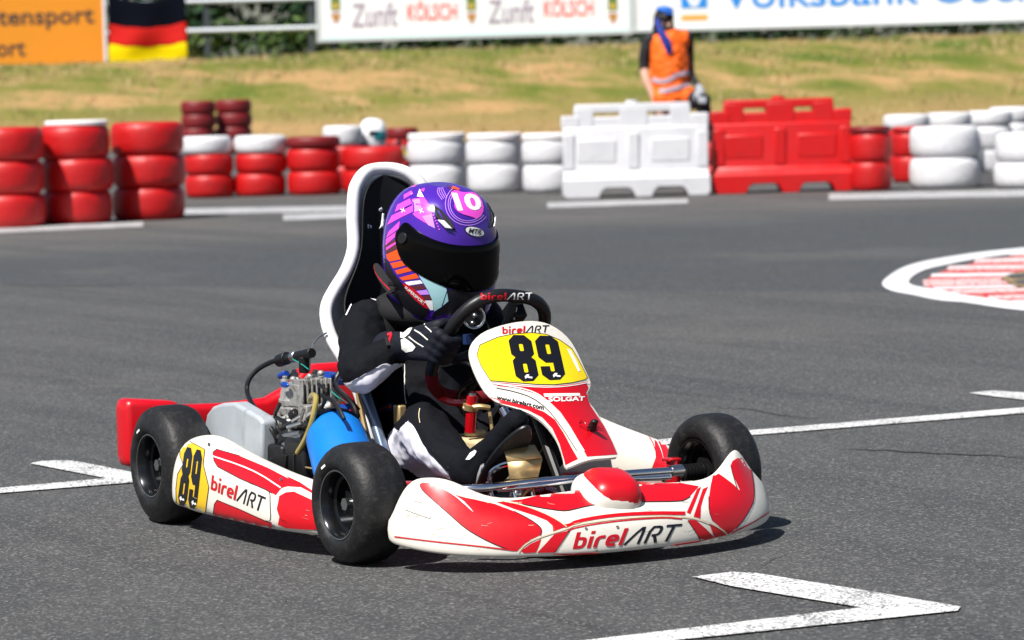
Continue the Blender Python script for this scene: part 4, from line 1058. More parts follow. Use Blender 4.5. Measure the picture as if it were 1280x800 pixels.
# orient the sheet towards the front, then give it thickness behind
for k, f in enumerate(bb.f):
    n = (bb.v[f[1]]-bb.v[f[0]]).cross(bb.v[f[2]]-bb.v[f[0]])
    if n.dot(FW) > 0: bb.f[k] = f[::-1]
o = bb.build('tmp', fix=False); md = o.modifiers.new('s', 'SOLIDIFY'); md.thickness = .006; md.offset = -1; NP = harvest(o, bb.mn)
S = Surf(NP)
red = [(215, 392), (300, 397), (400, 408), (520, 412), (620, 402), (700, 388), (714, 396), (700, 420), (690, 442), (700, 482), (712, 510), (745, 560), (780, 612), (820, 690), (846, 752), (780, 758), (694, 764), (655, 690), (610, 612), (560, 540), (500, 482), (430, 446), (340, 420), (250, 410)]
S.poly(q7(red), 'kart_red', step=4)
S.line(q7([(222, 398), (300, 410), (400, 430), (468, 462), (528, 520), (600, 612), (680, 738)]), 1.3, 'ink_white', off=.0017)
S.line(q7([(240, 420), (330, 438), (420, 468), (495, 525), (560, 606), (642, 735)]), .8, 'ink_black', off=.0015)
S.line(q7([(232, 398), (400, 415), (520, 419), (620, 410), (708, 392)]), .9, 'ink_white', off=.0017)
lr = [(190, 462), (240, 492), (320, 510), (400, 532), (470, 568), (520, 622), (556, 700), (580, 780), (586, 808), (620, 790), (650, 776), (620, 725), (580, 650), (535, 580), (480, 540), (400, 510), (300, 488), (230, 470)]
S.poly(q7(lr), 'kart_red', step=4)
yel = [(144, 258), (158, 206), (250, 166), (330, 150), (420, 144), (490, 152), (560, 182), (618, 224), (650, 278), (676, 328), (695, 366), (686, 378), (620, 394), (530, 404), (440, 402), (320, 392), (212, 384), (190, 350), (165, 310)]
S.poly(q7(yel), 'kart_yellow', step=4); S.line(q7(yel), .7, 'ink_black', off=.0013, closed=True, rnd=0)
S.glyphs(d89(), q7([(294, 155), (542, 162), (590, 377), (342, 391)]), 'ink_black', off=.0016)
for x, y in ((382, 365), (522, 358)): S.poly(q7([(x, y), (x+10, y-11), (x+22, y-10), (x+20, y), (x+38, y+2), (x+38, y+9), (x+22, y+8), (x+12, y+4), (x+4, y+12)]), 'ink_white', off=.0024, step=3)
S.poly(q7([(592, 222), (612, 234), (640, 285), (660, 335), (650, 340), (630, 300)]), 'ink_white', off=.0014, step=4)
logo(S, q7([(270, 114), (506, 106), (498, 142), (272, 150)]), off=.0008)
S.glyphs(font_text('www.birelart.com', .022), q7([(246, 456), (480, 508), (476, 532), (240, 475)]), 'ink_black', off=.0016)
S.glyphs(font_text('SOLGAT', .03), q7([(500, 467), (682, 463), (680, 486), (502, 491)]), 'ink_white', off=.0018)
S.poly(q7([(476, 450), (656, 447), (660, 460), (482, 466)]), 'ink_white', off=.0016, step=4)
panel = S.b.build('front_panel', kart, ang=50, fix=False)
# fastener with red cord
c = P_.hit(560+713/4, 380+628/4, .004); e1 = P_.hit(560+650/4, 380+606/4, .004); e2 = P_.hit(560+768/4, 380+626/4, .004)
b = MB().m('engine_black'); b.cyl(c, c+Vector((.012, 0, .014)), .011, .008, n=20); b.ell(c+Vector((.013, 0, .015)), (.009, .009, .006)); b.build('fastener', panel)
b = MB().m('ink_red'); P = lambda x, y: P_.hit(560+x/4, 380+y/4, .004)
b.tube([P(768, 628), P(735, 624), c+Vector((.004, 0, .006)), P(672, 620), P(652, 610), P(650, 594), P(664, 588), P(684, 606), P(690, 634)], .0011, 6, 5); b.tube([P(745, 606), P(730, 618), P(700, 634)], .0011, 6, 4); b.build('cord', panel)
# panel stays
b = MB().m('steel'); b.tube([Y(592, 458, -.09), Y(575, 452, -.085), Y(560, 456, -.07), Y(545, 458, -.06)], .0032, 8, 4); b.build('panel_stay', kart); b = MB().m('steel'); b.tube([Y(592, 436, -.08), Y(570, 445, -.06), Y(556, 447, -.05)], .0028, 8, 4); b.build('panel_stay', kart)

# ---- steering wheel
sc_ = Vector((-.205, -.012, .425)); nrm = Vector((-.80, 0, .58)).normalized(); e_y = Vector((0, 1, 0)); e_u = nrm.cross(e_y).normalized()
if e_u.z < 0: e_u = -e_u
tw = R(-11)
ey2 = e_y*math.cos(tw)+e_u*math.sin(tw); eu2 = e_u*math.cos(tw)-e_y*math.sin(tw)
def wpt(a, r=1.0):
    x = math.cos(a); z = math.sin(a); n = 2.7
    k = (abs(x)**n+abs(z)**n)**(-1/n); 
    return sc_+(ey2*(x*k*.122)+eu2*(z*k*(.142 if z > 0 else .150)))*r
rimp = [wpt(2*math.pi*k/48) for k in range(49)]
def arc(a0, a1, nm, mt, rad):
    b = MB().m(mt); N = int(abs(a1-a0)/R(6))+1; b.tube([wpt(a0+(a1-a0)*k/N) for k in range(N+1)], rad, 14, 1); return b
sw = holder('steering_wheel', kart)
rb = arc(R(-35), R(215), 'rim', 'wheel_black', .0145)
S = Surf(rb)
logo(S, [(601, 366.5), (666, 366), (665, 374.5), (601, 374.5)], 'ink_red', 'seat_white', off=.0006)
S.b.build('rim_grip', sw, ang=60, fix=False)
arc(R(213), R(327), 'x', 'suede_red', .0150).build('suede_grip', sw, ang=60)
b = MB().m('engine_black')
for a in (R(200), R(-20), R(90), R(270)): b.tube([sc_-nrm*.03, sc_+(wpt(a)-sc_)*.5-nrm*.02, wpt(a, .95)], .010, 8, 4, radii=[.016, .013, .008])
b.build('spoke', sw)
b = MB().m('engine_black'); b.cyl(sc_-nrm*.045, sc_-nrm*.012, .038, n=24); b.m('rim_edge'); b.cyl(sc_-nrm*.048, sc_-nrm*.044, .030, n=24); b.build('hub', sw, bevel=.002)
b = MB().m('engine_black'); g = Y(590, 396, -.03); b.cyl(g, g+Vector((.02, -.006, .0)), .026, n=24); b.m('rim_edge'); b.lathe(g+Vector((.02, -.006, 0)), (1, -.3, 0), [(0, .021), (.002, .024), (.002, .026)], 24)
b.m('steel'); b.ell(g+Vector((.024, -.006, .004)), (.006, .006, .006)); b.ell(g+Vector((.024, -.012, -.012)), (.005, .005, .005)); b.cyl(g+Vector((.02, -.003, .022)), g+Vector((.024, .0, .034)), .008, n=12); b.build('gauge', sw)
b = MB().m('engine_black'); b.tube([sc_-nrm*.03, (-.02, 0, .275), (.09, 0, .12)], .0105, 10, 1); b.build('steering_column', kart)
b = MB().m('chrome'); b.cyl(Y(629, 512, -.02), Y(640, 532, -.02), .011, n=14); b.build('column_sleeve', kart)
b = MB().m('engine_black'); b.box(Y(643, 392, .03), (.05, .03, .045), Matrix.Rotation(R(-35), 3, 'Y')); b.m('sheet_alu').box(Y(641, 391, .012), (.004, .018, .03), Matrix.Rotation(R(-15), 3, 'X')); b.build('lap_timer', kart, bevel=.003)
b = MB().m('rubber_black'); b.tube([Y(592, 476, -.06), Y(580, 482, -.06), Y(573, 495, -.06), Y(576, 512, -.05), Y(583, 520, -.04)], .0042, 8, 5); b.build('cable', kart); b = MB().m('rubber_black'); b.tube([Y(608, 372, -.02), Y(604, 395, -.01), Y(612, 412, 0)], .0026, 8, 4); b.build('cable', kart)
b = MB().m('frame_red'); b.cyl(Y(588, 540, -.07), Y(590, 494, -.07), .0125, n=14); b.tube([Y(535, 470, -.10), Y(545, 492, -.10), Y(565, 503, -.09), Y(590, 503, -.06)], .008, 8, 4); b.m('gold_metal')
b.cyl(Y(588, 511, -.07), Y(589, 504, -.07), .018, n=16); b.tube([Y(580, 510, -.085), Y(600, 508, -.06), Y(612, 510, -.04)], .006, 8, 2); b.cyl(Y(616, 545, -.03), Y(612, 515, -.03), .004, n=8)
b.m('steel').cyl(Y(590, 495, -.07), Y(590, 491, -.07), .009, n=12)
b.build('column_bracket', kart)
b = MB().m('tape_blue'); b.box(Y(586, 424, -.03), (.016, .022, .022)); b.build('wire_joint', kart)

# ---- pedals
def pedal(y, dx, lab):
    o = Vector((dx, 0, 0)); P = lambda px, py, yy: Y(px, py, yy)+o
    p = holder('pedal', kart)
    a, bq, c, d_ = P(629, 562, y-.02), P(668, 557, y+.045), P(677.5, 573.5, y+.05), P(634, 577.5, y-.02)
    e, f = P(637, 599, y-.02), P(672, 596, y+.045)
    b = MB().m('gold_metal'); up = Vector((.0, 0, 0))
    for q in ((a, bq, c, d_), (d_, c, f, e)): b.add(list(q), [(0, 1, 2, 3)])
    b.build('plate', p, solid=.004, fix=False)
    b = MB().m('chrome'); b.tube([P(640, 578, y-.01), P(626, 582, y-.02), P(615, 590, y-.03), P(611, 603, y-.035), P(613, 620, y-.035)], .0065, 10, 5); b.build('arm', p)
pedal(-.17, 0, '')
# the brake pedal on the far side, mostly in the shade of the panel
p = holder('pedal', kart); b = MB().m('gold_metal'); b.prism([(.20, .02, .18), (.20, .07, .18), (.212, .07, .12), (.212, .02, .12)], (.004, 0, .001)); b.build('plate', p)
b = MB().m('chrome'); b.tube([(.20, .045, .13), (.17, .045, .09), (.15, .045, .06)], .0065, 10, 4); b.build('arm', p)

# ---- seat
st = [  # z, x of the spine, half width, forward sweep of the sides
 (.052, -.30, .135, .0), (.056, -.40, .150, .02), (.075, -.50, .160, .05), (.13, -.575, .168, .10), (.21, -.620, .172, .13), (.30, -.648, .176, .13), (.38, -.665, .196, .115), (.43, -.676, .212, .095), (.475, -.685, .214, .078), (.51, -.691, .202, .066), (.545, -.697, .172, .056), (.585, -.703, .134, .046), (.635, -.709, .108, .040), (.70, -.716, .101, .034), (.76, -.720, .092, .03), (.785, -.722, .078, .024), (.805, -.724, .054, .014), (.814, -.725, .022, .004)]
def seat_rows(ins=0.0, off=0.0):
    rows = []
    for (z, x, w, sw_) in st:
        rw = []; wi = ins+(.030*max(0, 1-abs(z-.46)/.11) if ins else 0)
        for j in range(17):
            t = -1+2*j/16; w_ = w-wi
            rw.append(Vector((x+off+(sw_*1.0)*abs(t)**2.2, w_*math.sin(t*math.pi/2)**1 if True else 0, z-(ins*.8 if z > .7 else 0)+(.06*abs(t)**3 if z < .1 else 0))))
        rows.append(rw)
    return rows
rs = seat_rows()
seat = holder('seat', kart)
b = MB().m('seat_white'); b.loft(rs); b.build('seat_shell', seat, solid=.006, sub=1)
edge = [r[0] for r in rs[2:]]+[r[-1] for r in rs[2:]][::-1]
b = MB().m('seat_white'); b.tube(edge, .0150, 14, 3); b.build('rolled_edge', seat)
b = MB().m('seat_black'); ri = seat_rows(.017, .014)
b.loft(ri[1:]); S = Surf(b.bake(sub=1))
z1 = lambda P: [(380+x/4, 190+y/4) for x, y in P]
S.poly(z1([(366, 288), (382, 278), (390, 288), (384, 300), (372, 298)]), 'ink_white', step=3); S.poly(z1([(388, 306), (398, 312), (396, 340), (408, 350), (398, 352), (392, 372), (404, 386), (392, 384), (384, 374), (370, 388), (380, 364), (384, 335)]), 'ink_white', step=3)
S.poly(z1([(312, 362), (318, 362), (317, 384), (312, 382)]), 'ink_white', step=3); S.poly(z1([(324, 366), (332, 368), (332, 382), (326, 382)]), 'ink_white', step=3)
S.b.build('seat_padding', seat, solid=.004, fix=False)
b = MB().m('strut_grey'); b.tube([Y(455, 488, -.215), Y(466, 520, -.215), Y(480, 565, -.215), Y(486, 590, -.215)], .0125, 12, 1); b.build('seat_stay', kart); MB().m('gold_metal').tube([Y(447, 490, -.19), Y(452, 520, -.19), Y(460, 556, -.19)], .006, 8, 2).build('brake_rod', kart)
b = MB().m('gold_metal'); b.box(Y(500, 520, -.17), (.03, .02, .05)); b.build('seat_weight', kart, bevel=.004)

# ---- engine on the right
eng = holder('engine', kart); ey = -.285
E = lambda px, py, y=ey: Y(px, py, y)
base = E(378, 560); hx = E(378, 500)
b = MB().m('cast_alu'); b.box(base+Vector((0, .02, .0)), (.15, .14, .11)); b.box(base+Vector((-.03, -.05, .05)), (.07, .05, .05)); b.build('crankcase', eng, bevel=.014, seg=3)
hc = Vector((hx.x, ey+.02, 0))
def lz(py): return E(378, py).z
b = MB().m('cast_alu'); b.lathe(hc, (0, 0, 1), [(lz(560), .055), (lz(535), .058), (lz(519), .060), (lz(516), .072), (lz(509), .074), (lz(506), .070), (lz(505), .072), (lz(499), .073), (lz(496), .069), (lz(488), .067), (lz(480), .060), (lz(478), .052), (lz(477), .01)], 40)
b.box(hc+Vector((.0, -.058, lz(530))), (.05, .012, .028)); b.box(hc+Vector((.0, -.0645, lz(530))), (.038, .003, .018)); b.build('cylinder', eng, ang=35)
b = MB().m('cast_alu')
for k in range(7): b.box(hc+Vector((.066, -.062+k*.0118, lz(490))), (.055, .0045, .070))
b.box(hc+Vector((.050, -.026, lz(491))), (.05, .08, .05)); b.build('cooling_fin', eng, bevel=.0012)
b = MB().m('cast_alu')
for (px, py, y) in ((356, 478, -.31), (384, 479, -.31), (402, 478, -.27), (368, 470, -.24), (394, 470, -.24)): b.cyl(E(px, py+7, y), E(px, py-4, y), .010, n=12); b.cyl(E(px, py-4, y), E(px, py-8, y), .0065, n=6)
for k in range(9): b.ell(E(356+random.uniform(0, 46), 470+random.uniform(-4, 8), -.27+random.uniform(-.04, .03)), (.009, .008, .007))
b.build('cylinder_head', eng, bevel=.001)
b = MB().m('anod_blue'); b.cyl(E(350, 470, -.27), E(358, 467, -.27), .008, n=12); b.build('hose_end', eng, bevel=.001)
b = MB().m('anod_blue'); b.ell(E(356, 481, -.345), (.020, .006, .007)); b.build('maker_badge', eng)
b = MB().m('anod_blue'); b.cyl(E(408, 472, -.25), E(428, 474, -.20), .015, n=14); b.build('water_hose', eng)
for P, r_ in (([(352, 536), (366, 528), (380, 532), (396, 524), (404, 512)], .0055), ([(346, 522), (360, 530), (372, 541), (390, 540), (400, 530)], .0048), ([(398, 480), (408, 490), (404, 506), (394, 516), (384, 524)], .0042), ([(350, 505), (344, 518), (346, 534), (354, 546)], .0046), ([(402, 494), (414, 500), (424, 512), (430, 524)], .005)):
    MB().m('rubber_black').tube([E(x, y, -.365) for x, y in P], r_, 8, 5).build('rubber_hose', eng)
b = MB().m('engine_black'); b.box(E(392, 534, -.35), (.03, .03, .03)); b.cyl(E(364, 522, -.36), E(372, 516, -.35), .013, n=14); b.cyl(E(396, 518, -.36), E(402, 514, -.35), .010, n=14); b.build('carburettor_body', eng, bevel=.003)
b = MB().m('engine_black'); b.cyl(E(380, 466, -.27), E(380, 446, -.27), .012, n=16); b.cyl(E(356, 449, -.27), E(390, 441, -.27), .0115, n=16); b.cyl(E(349, 451, -.27), E(359, 447.5, -.27), .015, n=16); b.m('steel').cyl(E(366, 446.5, -.27), E(371, 445, -.27), .013, n=12)
b.build('spark_plug_cap', eng, bevel=.002)
b = MB().m('rubber_black'); b.tube([E(352, 449, -.28), E(338, 453, -.29), E(322, 462, -.31), E(311, 475, -.33), E(309, 490, -.34), E(316, 506, -.36), E(328, 522, -.38), E(340, 537, -.38), E(347, 552, -.37), E(350, 566, -.36)], .0058, 10, 6); b.m('engine_black').cyl(E(350, 558, -.36), E(350, 574, -.36), .012, .015, n=14)
b.build('ignition_cable', eng); b = MB().m('rubber_black'); b.tube([E(424, 466, -.22), E(420, 474, -.23), E(420, 483, -.24), E(430, 494, -.25), E(442, 506, -.25), E(446, 518, -.25), E(444, 530, -.25)], .0062, 10, 6); b.build('breather_hose', eng)
b = MB().m('steel'); b.tube([E(387, 464, -.26), E(388, 446, -.26), E(391, 432, -.25), E(398, 422, -.24), E(408, 416, -.23)], .0022, 8, 5); b.build('throttle_cable', eng); b = MB().m('wire_green'); b.tube([E(360, 446, -.28), E(368, 450, -.28), E(378, 456, -.28), E(386, 462, -.28)], .0014, 6, 4); b.build('thin_wire', eng); b = MB().m('wire_green'); b.tube([E(412, 487, -.28), E(422, 496, -.28), E(434, 504, -.26)], .0014, 6, 4); b.build('thin_wire', eng)
b = MB().m('hose_amber'); b.tube([E(387, 501, -.345), E(390, 494, -.36), E(395, 497, -.375), E(393, 512, -.385), E(389, 530, -.39), E(381, 550, -.39), E(372, 566, -.39)], .0062, 10, 6); b.build('fuel_hose', eng); b = MB().m('hose_tan'); b.tube([E(408, 505, -.31), E(416, 503, -.31), E(421, 508, -.31), E(424, 518, -.31)], .0055, 10, 5); b.build('fuel_hose', eng)
b = MB().m('cast_alu'); b.box(E(388, 520, -.33), (.045, .04, .05)); b.cyl(E(380, 528, -.34), E(398, 522, -.34), .018, n=16); b.build('carburettor', eng, bevel=.002)
MB().m('cast_alu').cyl(E(402, 512, -.33), E(416, 507, -.31), .014, n=14).build('intake_pipe', eng, bevel=.002)
MB().m('cast_alu').box(E(370, 537, -.35), (.07, .03, .012), Matrix.Rotation(R(-25), 3, 'Y')).build('throttle_lever', eng, bevel=.002)
for p, q, r_ in (((352, 530, -.345), (362, 524, -.33), .014), ((344, 527, -.33), (350, 521, -.33), .012)): MB().m('cast_alu').cyl(E(*p), E(*q), r_, n=14).build('oil_plug', eng, bevel=.002)
for k in range(16):
    p = E(352+random.uniform(0, 48), 516+random.uniform(0, 40), -.345); MB().m('cast_alu').cyl(p, p+Vector((random.uniform(-.012, .012), -.014, random.uniform(-.01, .01))), .0055, n=6).build('screw', eng)
for (p0, p1, r) in (((348, 546), (376, 541), .006), ((362, 549), (378, 546), .006), ((354, 553), (362, 560), .008), ((356, 562), (358, 572), .007), ((360, 534), (378, 528), .005), ((374, 530), (380, 512), .004), ((366, 526), (376, 520), .0045)): MB().m('steel').cyl(E(*p0, -.37), E(*p1, -.37), r, n=10).build('linkage_rod', eng)
b = MB().m('engine_black'); b.box(E(360, 580, -.34), (.14, .10, .10)); b.box(E(392, 580, -.34), (.10, .10, .12)); b.cyl(E(372, 545, -.33), E(372, 560, -.34), .045, n=24); b.build('clutch_cover', eng, bevel=.008)
b = MB().m('engine_black'); b.prism([E(334, 575, -.40), E(345, 568, -.40), E(357, 569, -.40), E(356, 590, -.40), E(336, 592, -.40)], (0, .04, 0)); b.box(E(366, 592, -.39), (.03, .01, .09)); b.m('gold_metal').box(E(392, 586, -.385), (.08, .006, .004)); b.box(E(377, 576, -.385), (.004, .006, .05)); b.build('engine_mount', eng, bevel=.003)

# aluminium cover behind the rear wheel and the blue canister
b = MB().m('sheet_alu'); yc = -.405
cv = [(255, 532), (258, 517), (265, 508), (276, 504), (292, 503), (322, 521), (327, 527), (327, 580), (256, 586)]
fr = [Y(x, y, yc) for x, y in cv]; b.prism(fr, (0.0, .04, 0)); b.build('aluminium_cover', kart, bevel=.008, seg=3)
b = MB().m('filter_blue'); c0 = E(416, 536, -.33); c1 = E(440, 610, -.375)
ax = (c1-c0); Lc = ax.length
b.lathe(c0, ax, [(-.012, .0), (-.012, .034), (-.006, .045), (.012, .058), (.03, .066), (Lc*.6, .071), (Lc, .072), (Lc+.006, .066), (Lc+.006, 0)], 40)
b.build('intake_canister', kart, ang=40)
b = MB().m('engine_black'); b.lathe(c0+ax*.02, ax, [(-.016, .04), (-.014, .054), (.004, .064), (.004, .04)], 32); b.build('canister_clamp', kart)
b = MB().m('anod_blue'); b.cyl(E(404, 518, -.25), E(440, 512, -.22), .016, n=14); b.m('frame_red').cyl(E(436, 518, -.24), E(448, 508, -.22), .008, n=10); b.build('coolant_pipe', kart)
# fuel tank between the legs
b = MB().m('tray_cream'); tp = Y(602, 541, -.03); b.box(tp-Vector((.03, -.03, .06)), (.17, .15, .10)); b.cyl(tp-Vector((.03, 0, .012)), tp+Vector((-.03, 0, .006)), .025, n=20); b.build('fuel_tank', kart, bevel=.02, seg=3)
# ================================================================== PEOPLE
def limb(b, pts, radii, n=14, sm=5):
    """rounded tapered limb, later fused with the others"""
    b.tube(pts, radii[0], n, sm, radii=radii)
    b.ell(pts[0], (radii[0],)*3, nu=14, nv=10); b.ell(pts[-1], (radii[-1],)*3, nu=14, nv=10)
def fuse(b, vox=.010, smooth=6, wrinkle=0, wsize=.05, mats=None, sub=0):
    """one continuous skin over overlapping limbs"""
    o = b.build('tmp'); m = o.modifiers.new('r', 'REMESH'); m.mode = 'VOXEL'; m.voxel_size = vox; m.use_smooth_shade = True
    if smooth: q = o.modifiers.new('s', 'SMOOTH'); q.iterations = smooth; q.factor = .5
    if wrinkle:
        for k, (sz, st) in enumerate(((wsize, wrinkle), (wsize*.55, wrinkle*.5))):
            t = bpy.data.textures.new('folds', 'CLOUDS'); t.noise_scale = sz; t.noise_depth = 2
            d = o.modifiers.new('d', 'DISPLACE'); d.texture = t; d.strength = st; d.mid_level = .5; d.texture_coords = 'GLOBAL'
    r = harvest(o, b.mn[:1]); r.mi = [0]*len(r.f); return r

# ---------------------------------------------------------------- the driver
drv = empty('person', 'kart driver in black and white suit and purple full face helmet, gripping the wheel', 'person', (-.46, 0, 0), 0, 'kart drivers')
drv.location = (0, 0, 0)
# rim point the right hand holds
def rim_at(px, py):
    best = None
    for k in range(360):
        p = wpt(R(k)); d = p-CAM; z = d.dot(FW); q = (640+FPX*d.dot(RT)/z-px)**2+(400-FPX*d.dot(UP)/z-py)**2
        if best is None or q < best[0]: best = (q, k)
    return R(best[1])
gR = rim_at(543, 422); gL = math.pi-gR
shR = Vector((-.545, -.140, .462)); elR = Y(449, 470, -.262); wrR = Y(496, 434, -.172)
kneeR = Y(528, 536, -.165); ankR = Y(585, 588, -.178); hipR = Vector((-.43, -.085, .135))
kneeL = Vector((kneeR.x-.06, .12, kneeR.z-.005)); ankL = Vector((ankR.x-.185, .05, ankR.z))
mir = lambda v: Vector((v.x, -v.y, v.z))
gl = wpt(gL); wrL = Vector((gl.x-.075, gl.y+.045, gl.z-.01)); elL = Vector((-.40, .265, .33))
b = MB().m('suit_black')
limb(b, [(-.43, 0, .145), (-.50, 0, .24), (-.555, 0, .34), (-.57, 0, .42), (-.555, 0, .47)], [.115, .112, .118, .112, .085], 18)
limb(b, [(-.44, -.06, .14), (-.44, .06, .14)], [.09, .09])
for s in (-1, 1): limb(b, [(-.565, s*.05, .40), (-.555, s*.10, .435)], [.09, .075])
limb(b, [(-.55, -.13, .462), (-.55, .13, .462)], [.062, .062])
limb(b, [(-.55, 0, .47), (-.52, 0, .53), (-.49, 0, .58)], [.062, .052, .05])
for sh, el, wr, hp, kn, an in ((shR, elR, wrR, hipR, kneeR, ankR), (mir(shR), elL, wrL, mir(hipR), kneeL, ankL)):
    limb(b, [sh, sh.lerp(el, .5)+Vector((-.012, 0, -.004)), el], [.060, .053, .043]); limb(b, [el, el.lerp(wr, .5), wr], [.043, .039, .031])
    limb(b, [hp, hp.lerp(kn, .5)+Vector((0, 0, .006)), kn], [.084, .073, .058]); limb(b, [kn, kn.lerp(an, .45)+Vector((-.008, 0, -.008)), an], [.058, .052, .038])
S = Surf(fuse(b, .0048, 10, .024, .095)); S.reach = .0
z2 = lambda P: [(380+x/4, 350+y/4) for x, y in P]
S.paint(z2([(150, 480), (190, 500), (222, 506), (260, 488), (333, 448), (400, 408), (440, 418), (520, 420), (520, 520), (420, 620), (300, 660), (110, 640)]), 'suit_white', -.150)
0 and S.poly(z2([(150, 470), (190, 492), (222, 502), (260, 490), (330, 450), (400, 410), (440, 425), (500, 425), (480, 455), (430, 490), (380, 525), (300, 580), (215, 585), (190, 530)]), 'suit_white', off=.006, step=2.5)
S.line(z2([(215, 180), (250, 110), (300, 85), (345, 100), (382, 122)]), 1.4, 'suit_white', off=.004)
S.paint(Q5([(100, 250), (130, 222), (150, 238), (175, 205), (205, 180), (225, 190), (250, 225), (268, 262), (290, 300), (318, 338), (358, 382), (392, 414), (412, 434), (430, 475), (400, 560), (300, 500), (200, 430), (60, 380), (0, 290), (40, 240)]), 'suit_white')
0 and S.poly(Q5([(90, 245), (130, 212), (150, 225), (170, 195), (205, 168), (235, 178), (262, 215), (280, 255), (300, 290), (330, 330), (370, 375), (400, 405), (420, 425), (440, 470), (480, 500), (420, 520), (370, 505), (300, 432), (240, 352), (180, 388), (120, 362), (100, 330), (60, 290), (30, 290), (50, 262)]), 'suit_white', off=.006, step=2.5)
S.line(z2([(150, 478), (190, 498), (222, 504), (260, 486), (333, 446), (400, 406), (440, 416)]), 4.0, 'suit_black', off=.0045)
S.line(Q5([(205, 180), (225, 190), (250, 225), (268, 262), (290, 300), (318, 338), (358, 382), (392, 414), (412, 434)]), 4.0, 'suit_black', off=.0045)
S.line(Q5([(262, 128), (256, 160), (262, 200)]), .9, 'seam_tan', off=.004)
# harness straps and chest protector edge
S.line(z2([(345, 40), (392, 120), (415, 190), (430, 260), (440, 330)]), 15, 'webbing', off=.007)
S.line(z2([(450, 85), (500, 160), (540, 200)]), 11, 'webbing', off=.010)
S.line(z2([(452, 90), (478, 160), (500, 205)]), 1.1, 'ink_red', off=.012)
S.line(z2([(500, 400), (508, 480), (505, 560), (520, 640)]), 1.0, 'glove_white', off=.004)
S.poly(z2([(370, 635), (450, 615), (460, 650), (378, 668)]), 'tape_blue', off=.004, step=3)
S.glyphs(font_text('racing', .01), z2([(378, 638), (445, 622), (448, 642), (380, 660)]), 'helmet_orange', off=.006)
body = S.b.build('body', drv, ang=180, fix=False)
# padded neck collar
b = MB().m('webbing'); b.tube([Vector((-.50+math.cos(a)*.085, math.sin(a)*.105, .497+math.cos(a)*-.012)) for a in [2*math.pi*k/24 for k in range(25)]], .030, 12, 1); b.build('neck_collar', drv)
b = MB().m('webbing'); P = lambda x, y, yy: Y(380+x/4, 190+y/4, yy)
b.loft([[P(338, 548, -.135), P(366, 541, -.125)], [P(342, 590, -.14), P(400, 582, -.12)], [P(372, 640, -.145), P(440, 620, -.115)], [P(420, 690, -.15), P(474, 655, -.11)], [P(440, 705, -.15), P(478, 695, -.11)]])
S = Surf(b.bake(solid=.014, sub=1)); S.line([(380+x/4, 190+y/4) for x, y in ((344, 562), (352, 592), (382, 640), (428, 690))], .8, 'ink_red', off=.001); S.line([(380+x/4, 190+y/4) for x, y in ((420, 660), (472, 662))], 4, 'seat_black', off=.002)
S.b.build('shoulder_pad', drv, fix=False)

# gloves gripping the rim
def glove(ga, wr, side):
    g = wpt(ga); T = (wpt(ga+.05)-wpt(ga-.05)).normalized()
    if T.z < 0: T = -T
    O = (g-sc_); O = (O-T*O.dot(T)).normalized(); N_ = nrm
    b = MB().m('glove_black'); back = g+O*.030
    kn = [back-N_*.012+T*((i-1.5)*.0195) for i in range(4)]
    wb_ = wr.lerp(back, .18)
    for i in range(4):     # four fingers over the front of the rim
        k = kn[i]; ln = (.92, 1.0, .97, .82)[i]
        p1 = g+O*.020*ln-N_*.030+T*((i-1.5)*.0185); p2 = g-O*.010-N_*.031*ln+T*((i-1.5)*.0175); p3 = g-O*.027*ln-N_*.012+T*((i-1.5)*.0165)
        limb(b, [k, p1, p2, p3], [.0125, .0115, .0105, .0092], 10, 4)
        limb(b, [wb_+T*((i-1.5)*.012), k], [.016, .0145], 10, 2)
    t0 = wr.lerp(back, .45)+N_*.018+T*.014; limb(b, [t0, g+O*.020+N_*.026+T*.026, g-O*.004+N_*.028+T*.034, g-O*.022+N_*.018+T*.036], [.0155, .0125, .0115, .0095], 10, 4)
    limb(b, [wr+(wr-back)*.25, wr, wr.lerp(back, .4)], [.040, .036, .030], 14, 3)
    return fuse(b, .0038, 3)
S = Surf(glove(gR, wrR, -1))
S.poly(z2([(482, 262), (520, 215), (545, 190), (562, 198), (552, 225), (528, 268), (500, 292), (484, 290)]), 'glove_white', off=.0015, step=2.5)
S.poly(z2([(486, 300), (505, 292), (545, 318), (560, 336), (545, 356), (512, 362), (490, 345)]), 'glove_white', off=.0015, step=2.5)
S.line(z2([(555, 250), (590, 272), (622, 300)]), 1.6, 'glove_white', off=.0018); S.line(z2([(525, 285), (560, 310), (600, 335)]), 1.4, 'glove_white', off=.0018); S.line(z2([(578, 205), (600, 222), (640, 262)]), 1.2, 'glove_white', off=.0018); S.line(z2([(572, 212), (580, 195), (600, 205), (606, 225)]), 1.1, 'glove_white', off=.0018)
S.line(z2([(418, 275), (440, 268), (425, 310), (420, 335)]), 3, 'ink_red', off=.0018)
S.b.build('glove', drv, ang=180, fix=False)
glove(gL, wrL, 1).build('glove', drv, ang=180)

